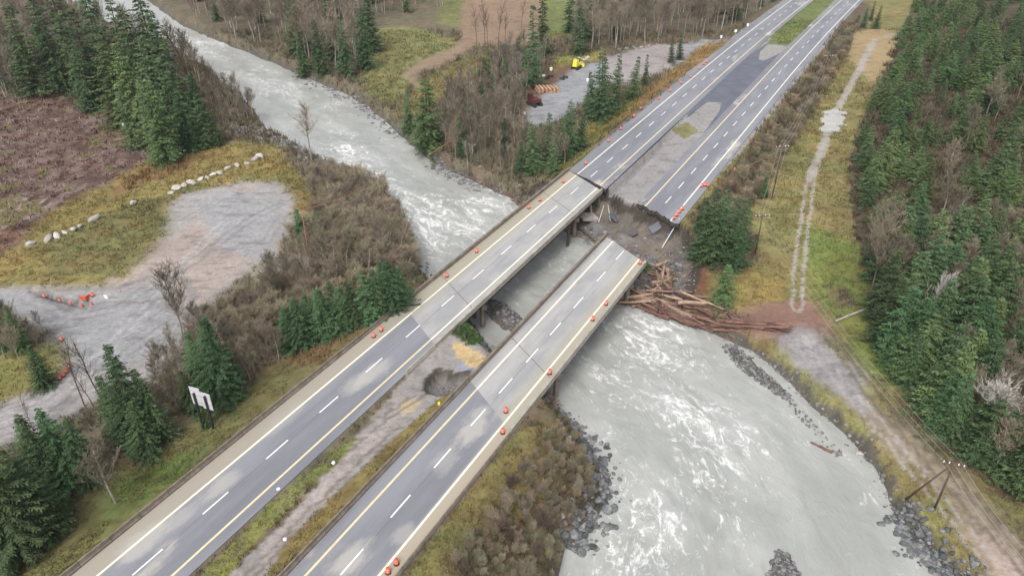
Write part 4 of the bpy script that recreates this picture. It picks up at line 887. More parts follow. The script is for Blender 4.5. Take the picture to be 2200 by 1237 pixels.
for bx, by, ty, lab, ft in [(878, 290, 190, 'dark conifer just left of the broad cedar on the far bank', 1.1), (1145, 190, 5, 'tall conifer left of the far gravel yard', .9), (1165, 120, -40, 'tall thin conifer behind the brown field', .9), (1245, 118, -10, 'dark conifer between the brown field and the far bare wood', 1.2), (1222, 70, -50, 'conifer at the top edge right of the brown field', 1),
                            (1293, 258, 105, 'largest dark conifer between the gravel yard and the highway', 1.35), (1320, 235, 115, 'conifer just behind the largest one beside the gravel yard', 1.1), (1355, 215, 118, 'conifer right of the largest one beside the gravel yard', 1.0), (1385, 185, 115, 'conifer nearing the highway right of the gravel yard', .9), (1442, 135, 78, 'small conifer at the mouth of the yard entrance', .9), (1460, 128, 70, 'dark conifer closest to the yard entrance', 1.0), (1272, 245, 150, 'conifer on the left shoulder of the largest one by the yard', 1.0)]:
    at('c', bx, by, ty, lab, G2, ft)
for bx, by, ty in [(1148, 375, 262), (1178, 362, 240), (1205, 350, 250), (1228, 332, 212), (1130, 345, 270), (1248, 322, 240), (1215, 310, 235), (1165, 330, 262), (1190, 375, 290), (1120, 372, 300), (1080, 330, 270)]:
    at('c', bx, by, ty, 'dark conifer in the group between the broad cedar bank and the upstream bridge', 'conifer group above the upstream bridge end', 1.15)
for bx, by, ty in [(655, 165, 60), (690, 160, 40), (745, 165, 30), (785, 150, 10), (640, 120, -20), (720, 130, -20), (805, 110, -20), (520, 30, -60), (560, 50, -40)]:
    at('c', bx, by, ty, 'dark conifer on the far bank among the bare trees upstream', 'conifers on the far bank upstream', 1.1)
for bx, by, ty, lab, ft in [(15, 745, 628, 'conifer at the left edge above the gravel road', .9), (48, 755, 650, 'slim conifer second from the left edge above the gravel road', .9), (98, 830, 738, 'short bushy conifer beside the curving gravel road', 1.3), (482, 862, 672, 'broad conifer with a pointed pale top behind the road sign', 1.25), (438, 850, 712, 'conifer left of the broad one behind the road sign', 1.1),
                            (300, 950, 732, 'pointed conifer nearest the gravel road in the roadside clump', 1.0), (345, 940, 790, 'conifer right of the pointed one in the roadside clump', 1.0), (265, 935, 800, 'conifer left of the pointed one in the roadside clump', 1.1), (155, 1040, 872, 'dark conifer left of the small bare tree in the grass', 1.1), (190, 1030, 895, 'dark conifer closest to the small bare tree', 1.1), (112, 1060, 890, 'conifer behind the biggest one at lower left', 1.2),
                            (55, 1190, 935, 'biggest bushy conifer at the lower left corner', 1.35), (110, 1140, 980, 'conifer on the right flank of the biggest at lower left', 1.3), (10, 1195, 975, 'conifer cut by the left edge at lower left', 1.2), (318, 975, 860, 'low bright conifer in front of the roadside clump', 1.3), (415, 880, 790, 'small conifer just left of the road sign', 1.1)]:
    at('n', bx, by, ty, lab, 'conifers along the left verge', ft)
at('l', 60, 1090, 960, 'paler conifer behind the biggest one in the lower left corner', None, 1.2)
at('l', 445, 915, 870, 'small young conifer below the road sign', None, 1.4)
for bx, by, ty in [(620, 745, 655), (648, 742, 640), (680, 732, 640), (700, 728, 612), (735, 715, 615), (762, 705, 600), (790, 695, 585), (815, 682, 575), (842, 668, 560), (862, 650, 565), (665, 700, 630), (720, 690, 600), (825, 640, 560)]:
    at('nc', bx, by, ty, 'dark bushy conifer in the row left of the upstream bridge', 'conifer row left of the upstream bridge', random.uniform(1.25, 1.85))
at('c', 648, 525, 443, 'small conifer at the right corner of the gravel pad', None, 1.2); at('c', 692, 515, 455, 'dim conifer among shrubs right of the gravel pad corner', None, 1.2)
for bx, by, ty in [(1505, 555, 420), (1530, 565, 400), (1560, 560, 425), (1585, 545, 420), (1500, 500, 435), (1545, 520, 400), (1575, 580, 470)]:
    at('c', bx, by, ty, 'dark conifer in the clump just right of the broken carriageway', 'conifers beside the scour hole', 1.2)
at('l', 1548, 655, 565, 'lone dark green conifer above the log jam', None, 1.5); at('c', 1640, 425, 375, 'low green conifer beside the power line strip', None, 1.5)
for bx, by, ty in [(1855, 60, 15), (1880, 62, 10), (1870, 45, 0), (1600, 25, -40), (1635, 15, -40), (1660, 5, -40)]:
    at('c', bx, by, ty, 'small conifer at the top of the picture beside the distant highway', 'distant conifers beside the highway')

# scattered trees of the woods
def scatter(poly, n, fams, wts, h0, h1, zp, mind, seed, fat=1.0):
    A = np.asarray(wp([(a, b) for a, b in poly], zp)); g = random.Random(seed); pts = []; tries = 0
    while len(pts) < n and tries < n * 60:
        tries += 1; x = g.uniform(A[:, 0].min(), A[:, 0].max()); y = g.uniform(A[:, 1].min(), A[:, 1].max())
        if not pip(A, np.array([x]), np.array([y]))[0]: continue
        if any((x - a) ** 2 + (y - b) ** 2 < mind ** 2 for a, b, *_ in pts): continue
        z = hz(x, y)
        if z < ZW + .4: continue
        nn = x * NX + y * NY - co(x * UX + y * UY)
        if -73.5 < nn < -33.5: continue
        i = g.choices(range(len(fams)), wts)[0]; pts.append((x, y, z, fams[i], g.uniform(h0, h1)))
    return pts
def wood(pts, labels, groups, fat=1.15):
    for x, y, z, f, h in pts: later(pick(f), x, y, z, h * (1 if f in 'cnlt' else .85), labels['c' if f in 'cnlt' else 'b'], groups['c' if f in 'cnlt' else 'b'], fat if f in 'cnlt' else 1.0)
# right hand forest
FL = {'c': 'green conifer of the dense forest right of the dirt track', 'b': 'leafless grey tree of the dense forest right of the dirt track'}; FG = {'c': 'conifers of the right hand forest', 'b': 'bare trees of the right hand forest'}
wood(scatter([(1985, -60), (1955, 30), (1905, 155), (1845, 300), (1830, 420), (1850, 490), (1960, 500), (2080, 300), (2210, 200), (2330, -60)], 460, 'cl', (4, 6), 5.5, 11.5, -3, 1.65, 1), FL, FG, 1.55)
wood(scatter([(1840, 430), (1950, 480), (2080, 300), (2210, 60), (2210, -60), (2500, -60), (2560, 500), (2300, 620), (2000, 600), (1870, 520)], 460, 'clbs', (3, 3, 5, 1), 6, 13, -1, 1.9, 2), FL, FG, 1.45)
wood(scatter([(1850, 500), (2300, 600), (2500, 900), (2400, 1160), (2200, 1045), (2080, 955), (1965, 825), (1900, 720), (1885, 620)], 210, 'clbs', (6, 3, 4, 1), 9, 15, -2, 2.1, 3), FL, FG, 1.45)
for bx, by, ty in [(1905, 740, 600), (1925, 760, 620), (1940, 800, 690), (2045, 940, 830), (2075, 955, 850), (2130, 1000, 880), (2190, 1050, 930), (1990, 870, 760), (1880, 560, 470), (2015, 905, 790), (2160, 1010, 880), (1955, 830, 720)]:
    at('n', bx, by, ty, 'conifer at the front edge of the right hand forest', 'conifers on the right forest edge', 1.35)
at('w', 2118, 948, 822, 'leaning pale barked birch at the right forest edge', None, 1.1, .1); at('w', 2090, 925, 815, 'straight pale barked birch left of the leaning one', None, .8); at('w', 1985, 725, 600, 'thin pale trunk in front of the right forest', None, .6)
BL = {'c': 'dark conifer in the bare wood beyond the river', 'b': 'leafless grey tree in the bare wood beyond the river'}; BG = {'c': 'conifers of the wood beyond the river', 'b': 'bare trees beyond the river'}
wood(scatter([(360, -60), (410, 50), (520, 100), (640, 135), (760, 172), (800, 130), (795, 50), (960, 15), (960, -60)], 330, 'bsc', (6, 5, 1), 15, 22, -4, 1.7, 5), BL, BG)
CL_ = {'c': 'dark conifer in the bare wood between the brown field and the highway', 'b': 'leafless tree in the bare wood between the brown field and the highway'}; CG = {'c': 'conifers by the far highway', 'b': 'bare trees by the far highway'}
wood(scatter([(1235, 105), (1275, -60), (1720, -60), (1640, 25), (1560, 72), (1480, 85), (1390, 95), (1300, 112)], 330, 'bsc', (8, 4, .6), 14, 20, -4, 1.7, 6), CL_, CG)
DL = {'c': 'small conifer among the bare trees between the cedar and the yard', 'b': 'leafless tree on the slope between the broad cedar and the yard'}; DG = {'c': 'small conifers left of the yard', 'b': 'bare trees left of the yard'}
wood(scatter([(950, 330), (960, 240), (1000, 170), (1100, 120), (1180, 130), (1150, 180), (1120, 260), (1100, 300), (1230, 375), (1120, 382), (1000, 365)], 170, 'bsc', (8, 3, .8), 6, 12, -4, 1.7, 7), DL, DG)
for bx, by, ty in [(1025, 105, 20), (1042, 103, 5), (1048, 98, 25), (1070, 100, 10), (1085, 95, 30), (1120, 60, 0)]: at('k', bx, by, ty, 'thin dark bare trunk standing in front of the brown field', 'thin trunks before the brown field', .7)
EL = {'c': 'x', 'b': 'thin leafless sapling lining the river beside the conifer clump'}; EG = {'c': 'x', 'b': 'saplings on the left bank upstream'}
wood(scatter([(455, 180), (500, 200), (545, 245), (555, 270), (500, 285), (470, 290), (440, 230)], 26, 's', (1,), 6, 10, -5, 1.2, 8), EL, EG)
AL = {'c': 'conifer at the far upper left beyond the clearing', 'b': 'leafless grey tree at the upper left beyond the clearing'}; AG = {'c': 'conifers at upper left', 'b': 'bare trees at upper left'}
wood(scatter([(-120, -60), (230, 60), (420, 130), (460, 200), (250, 190), (60, 210), (-60, 230)], 230, 'bsc', (8, 3, .8), 11, 17, -4, 2.0, 9), AL, AG)
# near left verge wood
at('b', 395, 735, 588, 'tall leafless tree with upswept branches beside the gravel road', None, .8); at('k', 182, 872, 745, 'thin dark bare trunk, left of three beside the gravel road', None, .7); at('k', 227, 872, 722, 'tallest thin dark bare trunk beside the gravel road', None, .7); at('k', 206, 880, 792, 'shortest thin dark bare trunk beside the gravel road', None, .7)
at('b', 250, 1082, 975, 'small reddish leafless tree standing alone in the verge grass', None, 1.3); at('k', 75, 935, 860, 'dark bare stem by the lower left gravel road', None, .5)
VL = {'c': 'x', 'b': 'leafless tree in the strip between the gravel road and the verge'}; VG = {'c': 'x', 'b': 'bare trees of the left verge'}
wood(scatter([(370, 730), (440, 700), (560, 740), (600, 760), (520, 830), (400, 880), (250, 960), (180, 940), (330, 850)], 60, 'b', (1,), 4, 8, -3, 1.5, 10), VL, VG)
wood(scatter([(10, 720), (90, 700), (120, 730), (60, 770), (0, 780)], 6, 'b', (1,), 6, 9, -3, 1.5, 14), {'c': 'x', 'b': 'leafless tree beside the conifers at the left edge'}, VG)
TL = {'c': 'x', 'b': 'slender grey bare tree rising out of the brown thicket by the river'}; TG = {'c': 'x', 'b': 'bare trees of the riverside thicket'}
wood(scatter([(650, 400), (745, 420), (810, 440), (850, 500), (870, 580), (800, 600), (700, 570), (640, 540), (560, 600), (600, 690), (700, 650), (850, 610)], 46, 'sb', (3, 2), 5.5, 10, -5, 2.2, 33), TL, TG)
# shrubs
def shrubs(poly, n, fam, h0, h1, zp, mind, seed, lab, grp, fat=1.1):
    for x, y, z, f, h in scatter(poly, n, fam, (1,) * len(fam), h0, h1, zp, mind, seed): later(pick(f), x, y, z, h, lab, grp, fat)
shrubs([(650, 375), (745, 395), (810, 420), (850, 460), (875, 520), (890, 575), (880, 620), (800, 590), (700, 560), (640, 530), (700, 470), (670, 410)], 260, 'uu', 2.2, 5.2, -5, .95, 21, 'brown leafless shrub in the thicket between the gravel pad and the river', 'brown riverside thicket')
shrubs([(430, 690), (520, 640), (650, 590), (760, 590), (850, 640), (760, 680), (640, 700), (560, 740), (460, 720)], 130, 'u', 2.0, 4.2, -4, 1.1, 22, 'leafless shrub between the stony patch and the roadside conifers', 'shrubs left of the upstream bridge')
shrubs([(870, 1250), (1010, 1090), (1110, 950), (1170, 880), (1230, 930), (1275, 1010), (1270, 1080), (1210, 1160), (1195, 1250)], 150, 'ud', .8, 2.0, -4, .8, 23, 'low brown bramble shrub on the point below the downstream bridge', 'brambles on the near point')
shrubs([(1500, 560), (1490, 470), (1570, 370), (1650, 280), (1745, 150), (1800, 60), (1850, 30), (1830, 90), (1720, 280), (1650, 380), (1600, 460), (1620, 540)], 240, 'ud', 1.5, 3.6, -3, 1.0, 24, 'leafless shrub in the scrub strip between the highway and the dirt track', 'scrub strip right of the highway')

# the largest in the picture become trees of their own, the remainder of each kind one mass
def tint_mat(n): return mat(n, attr='tint', rough=.85, nscale=.6, namt=.35, spec=.2)
LOD = {}; NTR = {}
for i in range(4): LOD['c%d' % i] = conifer_mesh(400 + i, 20, 4.2, 20, .85, gap=.05)
def lodbare(seed, h, spread, up, tw, trunks, first):
    T, B = bare_tree(seed, h, spread, 3, up, tw, trunks, first); a, b = seg_tubes(T, 4); c, d = seg_tubes(B, 3); V_ = np.concatenate([a, c]); NTR[len(V_)] = len(a); return V_, np.concatenate([b, d + len(a)])
for i in range(5): LOD['b%d' % i] = lodbare(500 + i, 14., .6, .6, .035, 1, .42)
for i in range(5): LOD['u%d' % i] = lodbare(520 + i, 5., .75, .55, .028, 5, .08)
def mass(name, items, fam, col, label, cat):
    keys = [k for k in LOD if k[0] == fam]; ph = {'c': 20, 'b': 14, 'u': 5}[fam]; VS = []; FS = []; CS = []; off = 0
    for (key, x, y, z, h, *_r) in items:
        V, F = LOD[random.choice(keys)]; a = random.uniform(0, 6.3); sc = h / ph; ft = sc * (1.2 if fam == 'c' else 1); c_, s_ = cos(a) * ft, sin(a) * ft
        VS.append(np.stack([V[:, 0] * c_ - V[:, 1] * s_ + x, V[:, 0] * s_ + V[:, 1] * c_ + y, V[:, 2] * sc + z - .1], -1)); FS.append(F + off); off += len(V)
        CS.append(np.tile(np.array(col) * random.uniform(.65, 1.35) * np.array([random.uniform(.92, 1.1), 1, random.uniform(.9, 1.1)]), (len(V), 1)))
        if fam == 'b': CS[-1][:NTR.get(len(V), 0)] *= 1.6
    print(name, len(items), off)
    return tag(big(name, np.concatenate(VS), np.concatenate(FS), tint_mat(name + '_tint'), col=np.concatenate(CS)), label, cat, kind='stuff')
def fam_of(k): return 'c' if k[0] in 'cnlt' else ('u' if k[0] in 'ud' else 'b')
def area(px, py):
    v = 'topmost' if py < 130 else 'upper' if py < 330 else 'middle' if py < 620 else 'lower'
    return v
CNT = {'c': 0, 'b': 0, 'u': 0}
for o in COL.objects:
    if o.parent is None and o.type == 'EMPTY' and 'category' in o and o.location.z > -55:
        n_ = o.name.split('.')[0]
        if n_ == 'conifer': CNT['c'] += 1
        elif n_ == 'bare_tree': CNT['b'] += 1
for fam, name, col, lab, cat in (('c', 'distant_conifers', (.088, .136, .056), 'remaining smaller conifers of the woods merging into one mass', 'wood'), ('b', 'bare_woodland', (.205, .178, .140), 'remaining leafless trees of the woods merging into a grey-brown haze of twigs', 'wood'), ('u', 'thicket', (.255, .22, .15), 'remaining brown leafless shrubs matted together along the banks and verges', 'thicket')):
    it = [p for p in PL if fam_of(p[0]) == fam]
    def rank(p):
        a, b, d = proj(np.array(p[1]), np.array(p[2]), np.array(p[3] + p[4] * .5)); vis = -20 < a < 2220 and -20 < b < 1257; return -(p[4] / d) if vis else 1
    it.sort(key=rank); k = 294 - CNT[fam]
    for (key, x, y, z, h, lb, gr, ft) in it[:k]:
        a, b, d = proj(np.array(x), np.array(y), np.array(z)); v = area(a, b); big_ = 'right of the dirt track' in lb or 'scrub strip' in lb
        if big_: lb = lb + ', ' + v + ' part'; gr = gr + ', ' + v + ' part'
        tree(key, x, y, z, h, lb, gr, ft, .05)
    mass(name, it[k:], fam, col, lab, cat)
print('trees', NT)

# ------------------------------------------------------------ grass and undergrowth too fine to count
def cover(name, N, kinds, hmin, hmax, wmin, wmax, blades, seed, label, cat, near=45, far=330, dark=(.7, 1.25), pa=None):
    g = np.random.default_rng(seed)
    Y = near * (far / near) ** g.uniform(0, 1, N * 3); X = g.uniform(-.82, .82, N * 3) * (Y * .85 + 40)
    Zs = hzv(X, Y); i = np.clip(np.searchsorted(GX, X), 0, len(GX) - 1); j = np.clip(np.searchsorted(GY, Y), 0, len(GY) - 1)
    k = KK[j, i]; nn = X * NX + Y * NY - curve_off(X * UX + Y * UY)
    onroad = ((nn > -70.6) & (nn < -57.7)) | ((nn > -49.0) & (nn < -37.2))
    ok = np.isin(k, kinds) & (Zs > ZW + .5) & ~onroad & ~((nn > -58.5) & (nn < -48) & (X * UX + Y * UY > 140) & (X * UX + Y * UY < 305)) & (vnoise(X / 3, Y / 3, seed) > .25)
    X, Y, Zs, i, j = [a[ok][:N] for a in (X, Y, Zs, i, j)]; n = len(X); col = CC[j, i] * g.uniform(dark[0], dark[1], (n, 1))
    far_s = np.clip(Y / 110, .8, 2.2)
    VS = []; CS = []
    for b in range(blades):
        a = g.uniform(0, 2 * pi, n); hh = g.uniform(hmin, hmax, n) * far_s; ww = g.uniform(wmin, wmax, n) * far_s; ox = g.uniform(-.35, .35, n) * far_s; oy = g.uniform(-.35, .35, n) * far_s; l = g.uniform(.1, .7, n) * hh; la = g.uniform(0, 2 * pi, n)
        p = np.stack([X + ox, Y + oy, Zs - .05], -1); t = np.stack([np.cos(a) * ww, np.sin(a) * ww, 0 * a], -1); tip = p + np.stack([np.cos(la) * l, np.sin(la) * l, hh], -1)
        VS.append(np.stack([p - t, p + t, tip], 1)); CS.append(np.repeat(col[:, None], 3, 1) * g.uniform(.8, 1.2, (n, 1, 1)))
    V = np.concatenate(VS).reshape(-1, 3); F = np.arange(len(V)).reshape(-1, 3)
    return tag(big(name, V, F, M['cover'], col=np.concatenate(CS).reshape(-1, 3)), label, cat, kind='stuff')
cover('grass', 62000, [GRASS], .18, .5, .04, .10, 4, 5, 'yellow-green winter grass over the verges and clearings', 'grass')
cover('undergrowth', 52000, [SCRUB, WOOD], .3, 1.1, .03, .09, 5, 6, 'brown brambles and dead growth under the trees', 'undergrowth', dark=(.55, 1.5))
cover('woody_debris', 26000, [DEBRIS], .05, .55, .05, .15, 4, 8, 'broken sticks, bark and stumps littering the reddish clearing', 'debris', dark=(.4, 2.2))
# fine driftwood filling the jam
def driftwood():
    g = np.random.default_rng(77); S = []
    for line, n, wd in (([(1350, 640), (1400, 650), (1460, 670), (1540, 695), (1600, 716)], 900, 2.4), ([(1410, 580), (1425, 620), (1410, 645)], 700, 2.3), ([(1160, 858), (1200, 880)], 120, 1.2), ([(1100, 428), (1180, 455)], 160, 1.5), ([(20, 500), (60, 480)], 160, 2.5)):
        P = np.array(wp(line, ZW + 1 if line[0][0] > 100 else -4)); seg = g.integers(0, len(P) - 1, n); t = g.uniform(0, 1, (n, 1)); c = P[seg] * (1 - t) + P[seg + 1] * t + g.normal(0, wd * .45, (n, 2))
        z = np.maximum(hzv(c[:, 0], c[:, 1]), ZW) + g.uniform(.1, 1.4, n); a = g.uniform(0, 6.3, n); L = g.uniform(.4, 1.9, n); el = g.normal(0, .35, n)
        d = np.stack([np.cos(a) * np.cos(el), np.sin(a) * np.cos(el), np.sin(el)], -1) * L[:, None] * .5; c3 = np.column_stack([c, z]); S.append(np.column_stack([c3 - d, c3 + d, g.uniform(.03, .09, n), g.uniform(.015, .05, n)]))
    S = np.concatenate(S); V, F = seg_tubes(S, 4); col = np.repeat(np.array([[.17, .12, .09]]) * g.uniform(.35, 1.9, (len(S), 1)), 8, 0)
    tag(big('driftwood', V, F, M['cover'], col=col), 'tangle of broken branches and splinters packed through the log jam', 'driftwood', kind='stuff')
driftwood()
# bright salal bush under the bridge gap
def leafbush(px, py, r, h, label, m):
    x, y, z = place(px, py); g = np.random.default_rng(px); n = 1500; d = g.normal(size=(n, 3)); d /= np.linalg.norm(d, axis=1)[:, None]; rr = g.uniform(.35, 1, (n, 1)) ** .5
    c = d * rr * np.array([r, r, h]) * (1 + .3 * np.sin(d[:, :1] * 5 + d[:, 1:2] * 4)); c[:, 2] = np.abs(c[:, 2]); a = g.normal(size=(n, 3)) * .13; b = g.normal(size=(n, 3)) * .10
    V = np.stack([c - a, c - b, c + a, c + b], 1).reshape(-1, 3); o = big('leafy_bush', V, np.arange(len(V)).reshape(-1, 4), m); o.location = (x, y, z); return tag(o, label, 'bush')
M['leaf'] = mat('bush_leaf', (.05, .09, .028), .7, nscale=.8, namt=.35)
leafbush(1003, 716, 1.5, 1.3, 'bright green bush on the bank under the upstream bridge edge', M['leaf']); leafbush(1024, 735, 1.2, .8, 'lower green bush beside the tan sand between the bridges', M['leaf'])
leafbush(1387, 578, 1.2, 1.0, 'small green bush beside the broken bridge end', M['leaf'])

# ------------------------------------------------------------ log jam
def log_mesh(seed, m):
    r = random.Random(seed); L = 8.; P = []; k = 7
    for i in range(k): P.append((-L / 2 + L * i / (k - 1), r.gauss(0, .06), r.gauss(0, .05)))
    s = MB().tube(P, [.30 - .15 * i / (k - 1) + r.uniform(-.015, .02) for i in range(k)], 8)
    if seed % 2:
        for _ in range(5): a = r.uniform(-.9, .9); s.tube([(-4.0, 0, 0), (-4.6, a, r.uniform(-.7, .7))], [.16, .03], 5)       # root wad
    for _ in range(3): x = r.uniform(-2, 3.5); s.tube([(x, 0, 0), (x + .4, r.uniform(-.6, .6), r.uniform(.1, .6))], [.06, .02], 5)
    me = bpy.data.meshes.new('log'); me.from_pydata(s.V, [], s.F); me.update(); me.materials.append(M[m]); return me
LG = [log_mesh(i, 'wood') for i in range(5)]; LR = [log_mesh(i + 10, 'redlog') for i in range(5)]
def logs(line, n, wd, L0, L1, ang, meshes, lab, grp, pile, zl=.25):
    P = [Vector(q) for q in wp(line, ZW + 1)]; Ls = [(b - a).length for a, b in zip(P, P[1:])]
    for i in range(n):
        k = random.choices(range(len(Ls)), Ls)[0]; a, b = P[k], P[k + 1]; p = a.lerp(b, random.random()); d = (b - a).normalized(); o = random.gauss(0, .4) * wd; x, y = p.x - d.y * o, p.y + d.x * o
        z = max(hz(x, y), ZW + .1) + zl + random.random() * pile; L = random.uniform(L0, L1); ob = link('log', random.choice(meshes)); ob.location = (x, y, z)
        ob.rotation_euler = (random.uniform(0, 6), random.gauss(0, .10), atan2(d.y, d.x) + random.gauss(0, ang) + (pi if random.random() < .5 else 0)); q = random.uniform(.6, 1.15); ob.scale = (L / 8, q, q); tag(ob, lab, 'log', grp)
logs([(1350, 640), (1400, 648), (1460, 668), (1510, 680)], 60, 2.6, 3, 10, .28, LG + LR[:2], 'stripped tan log in the jam piled against the bank below the broken bridge', 'logs of the bank jam', 1.5)
logs([(1385, 655), (1460, 682), (1530, 702), (1585, 716), (1640, 722)], 32, 1.1, 5, 11, .10, LR, 'long reddish log lying along the waterline at the foot of the jam', 'red logs along the waterline', .8)
logs([(1415, 585), (1425, 620), (1412, 640)], 42, 2.0, 2, 5.5, .9, LG, 'short broken log in the tangled heap beside the bridge pier', 'tangled log heap', 2.2)
o = link('log', LG[1]); x, y, z = place(1445, 598); o.location = (x + 1.8, y, z + .5); o.rotation_euler = (0, -.08, .55); o.scale = (.9, .8, .8); tag(o, 'single log lying across the mud right of the tangled heap', 'log')
o = link('log', LR[2]); x, y, z = place(1750, 960); o.location = (x, y, ZW + .15); o.rotation_euler = (0, 0, 2.4); o.scale = (.4, .9, .9); o.location = (*gp(1764, 962, ZW), ZW + .15); tag(o, 'dark log drifting alone near the right bank', 'log')
M['paleline'] = mat('torn_paint_strip', (.62, .61, .60), .7)
def stick(a, b, r, m, label, name='loose_pole', cat='pole'):
    P = place(*a); Q = place(*b); c = Vector(P); s = MB().tube([Vector((0, 0, .3)), Vector(Q) - c + Vector((0, 0, .35))], [r, r * .7], 7); o = s.build(name, M[m]); o.location = c; return tag(o, label, cat)
stick((1422, 535), (1458, 485), .13, 'paleline', 'long pale pipe lying down the slope of the scour hole'); stick((1286, 480), (1297, 445), .12, 'paleline', 'left of two pale stakes in the scour hole'); stick((1311, 476), (1306, 443), .10, 'paleline', 'right of two pale stakes in the scour hole')
stick((1232, 482), (1283, 524), .28, 'pole', 'dark beam lying at the water edge between the bridges', 'fallen_beam', 'beam'); stick((1795, 692), (1875, 660), .22, 'palebark', 'pale fallen tree trunk in the grass below the forest edge', 'log', 'log')
MB_ = MB().tube([(0, 0, -1), (0.2, 0, 5.2)], .38, 8); o = MB_.build('broken_pile', M['girder']); o.location = (*gp(1219, 528, ZW), ZW); tag(o, 'dark broken pile standing in the water between the bridges', 'pile')

# ------------------------------------------------------------ power lines
def utility_pole(x, y, z, h, label, lean=0.0, twin=False, arm=3.0, rz=.5):
    r = empty('utility_pole', (x, y, z), rz, label=label, cat='utility pole')
    if twin:
        MB().tube([(0, 0, -.5), (0, 0, h)], [.17, .11], 8).build('pole', M['pole'], r, True); MB().tube([(-3.2, 1.2, -.5), (-.12, 0, h - .4)], [.15, .10], 8).build('brace_pole', M['pole'], r, True)
    else: MB().tube([(0, 0, -.5), (lean, 0, h)], [.17, .11], 8).build('pole', M['pole'], r, True)
    MB().box((lean, 0, h - .5), (arm, .14, .16)).build('crossarm', M['pole'], r)
    for k in (-.48, -.22, .22, .48): MB().tube([(lean + arm * k, 0, h - .42), (lean + arm * k, 0, h - .12)], [.10, .05], 8).build('insulator', M['reflect'], r, True)
    return r
poles = []
def upole(bx, by, ty, label, **k):
    x, y, z = place(bx, by); h = top_h(x, y, z, ty); utility_pole(x, y, z, h, label, **k); poles.append(Vector((x, y, z + h - .2))); return poles[-1]
pA = upole(2007, 1094, 992, 'braced twin-leg power pole on the right bank near the riprap', twin=True, arm=2.4, rz=-.35)
pB = upole(1622, 546, 460, 'single dark power pole in the scrub right of the scour hole', rz=.2)
pC = upole(1658, 430, 312, 'tall power pole with white insulators beside the scrub strip', rz=.2)
pD = upole(1769, 172, 118, 'distant power pole at the far end of the scrub strip', rz=.2)
def wire(a, b, sag, r, m, label, name='power_wire'):
    a = Vector(a); b = Vector(b); P = [a.lerp(b, t / 16) - Vector((0, 0, 4 * sag * (t / 16) * (1 - t / 16))) - a for t in range(17)]; o = MB().tube(P, r, 4).build(name, M[m]); o.location = a; return tag(o, label, 'wire', 'overhead wires')
END = Vector((*gp(2290, 1290, 6), 6.)); far_p = Vector((*gp(1712, 600, 9), 9.))
for i, off in enumerate((-1.0, 0.0, 1.0)):
    v = Vector((off, off * .3, 0)); wire(pA + v, END + v, 1.2, .015, 'wire', '%s overhead wire running from the twin-leg pole to the lower right edge' % ('left', 'middle', 'right')[i])
    wire(pA + v, pB + v, 2.5, .014, 'wire', '%s overhead wire from the twin-leg pole towards the scour hole pole' % ('left', 'middle', 'right')[i])
    wire(pB + v, pC + v, 1.5, .02, 'wire', '%s overhead wire between the two poles of the scrub strip' % ('left', 'middle', 'right')[i])
    wire(pC + v, pD + v, 2.5, .02, 'wire', '%s overhead wire from the tall pole to the distant pole' % ('left', 'middle', 'right')[i])
# rusty cable strung from a bare pole across the river
x, y, z = place(668, 575); hA = top_h(x, y, z, 452); r_ = empty('cable_pole', (x, y, z), label='thin rust coloured pole carrying the cable right of the gravel pad', cat='pole'); MB().tube([(0, 0, -.4), (0, 0, hA)], [.09, .06], 7).build('pole', M['rustwire'], r_); cA = Vector((x, y, z + hA))
cB = Vector((*gp(790, 405, 4.2), 4.2)); wire(cA, cB, .2, .06, 'rustwire', 'rusty cable from the thin pole to the left river bank', 'cable')
cC = Vector((*gp(918, 335, -3.0), -3.0)); cD = Vector((*gp(1060, 240, 2.5), 2.5)); wire(cC, cD, .2, .06, 'rustwire', 'rusty cable rising over the bare trees on the far river bank', 'cable')
wire(Vector((*gp(1578, 366, -.5), -.5)), pC - Vector((0, 0, .6)), .5, .03, 'wire', 'guy cable from the road verge up to the tall power pole', 'cable')

# ------------------------------------------------------------ road sign seen from behind
x, y, z = place(449, 923); rs = empty('road_sign', (x, y, z), radians(-20), label='back of a pale road sign on two dark posts in the left verge', cat='road sign')
hs_ = 6.9
for dx in (-.95, .95): MB().box((dx, 0, hs_ * .5 - .4), (.26, .26, hs_ + .3)).build('post', M['black'], rs)
MB().box((-.85, .20, hs_ - .9), (1.75, .06, 3.2)).build('panel', M['signback'], rs); MB().box((.87, .20, hs_ - 1.35), (1.66, .06, 3.0)).build('panel', M['signback'], rs)
for zz in (hs_ - 1.9, hs_ - .6): MB().box((0, .15, zz), (3.2, .05, .10)).build('rail', M['steel'], rs)
def small_sign(px, py, label, hh=1.9, w_=.9, hgt=1.1):
    x, y, z = place(px, py + 6); r = empty('small_sign', (x, y, z), random.uniform(-.3, .3), label=label, cat='sign', group='small white roadside signs'); MB().tube([(0, 0, -.3), (0, 0, hh)], .05, 6).build('post', M['steel'], r); MB().box((0, -.08, hh - .2), (w_, .05, hgt)).build('panel', M['white'], r)
small_sign(1605, 57, 'white sign furthest up the road on its left edge'); small_sign(1579, 71, 'white sign in the middle of three on the far left road edge'); small_sign(1548, 83, 'white sign at the yard entrance on the far left road edge'); small_sign(230, 637, 'white square sign at the end of the gravel washout drums', 1.2, .8, .8)
small_sign(1127, 243, 'small white sign on the left edge of the gravel yard', 1.1, .6, .6)
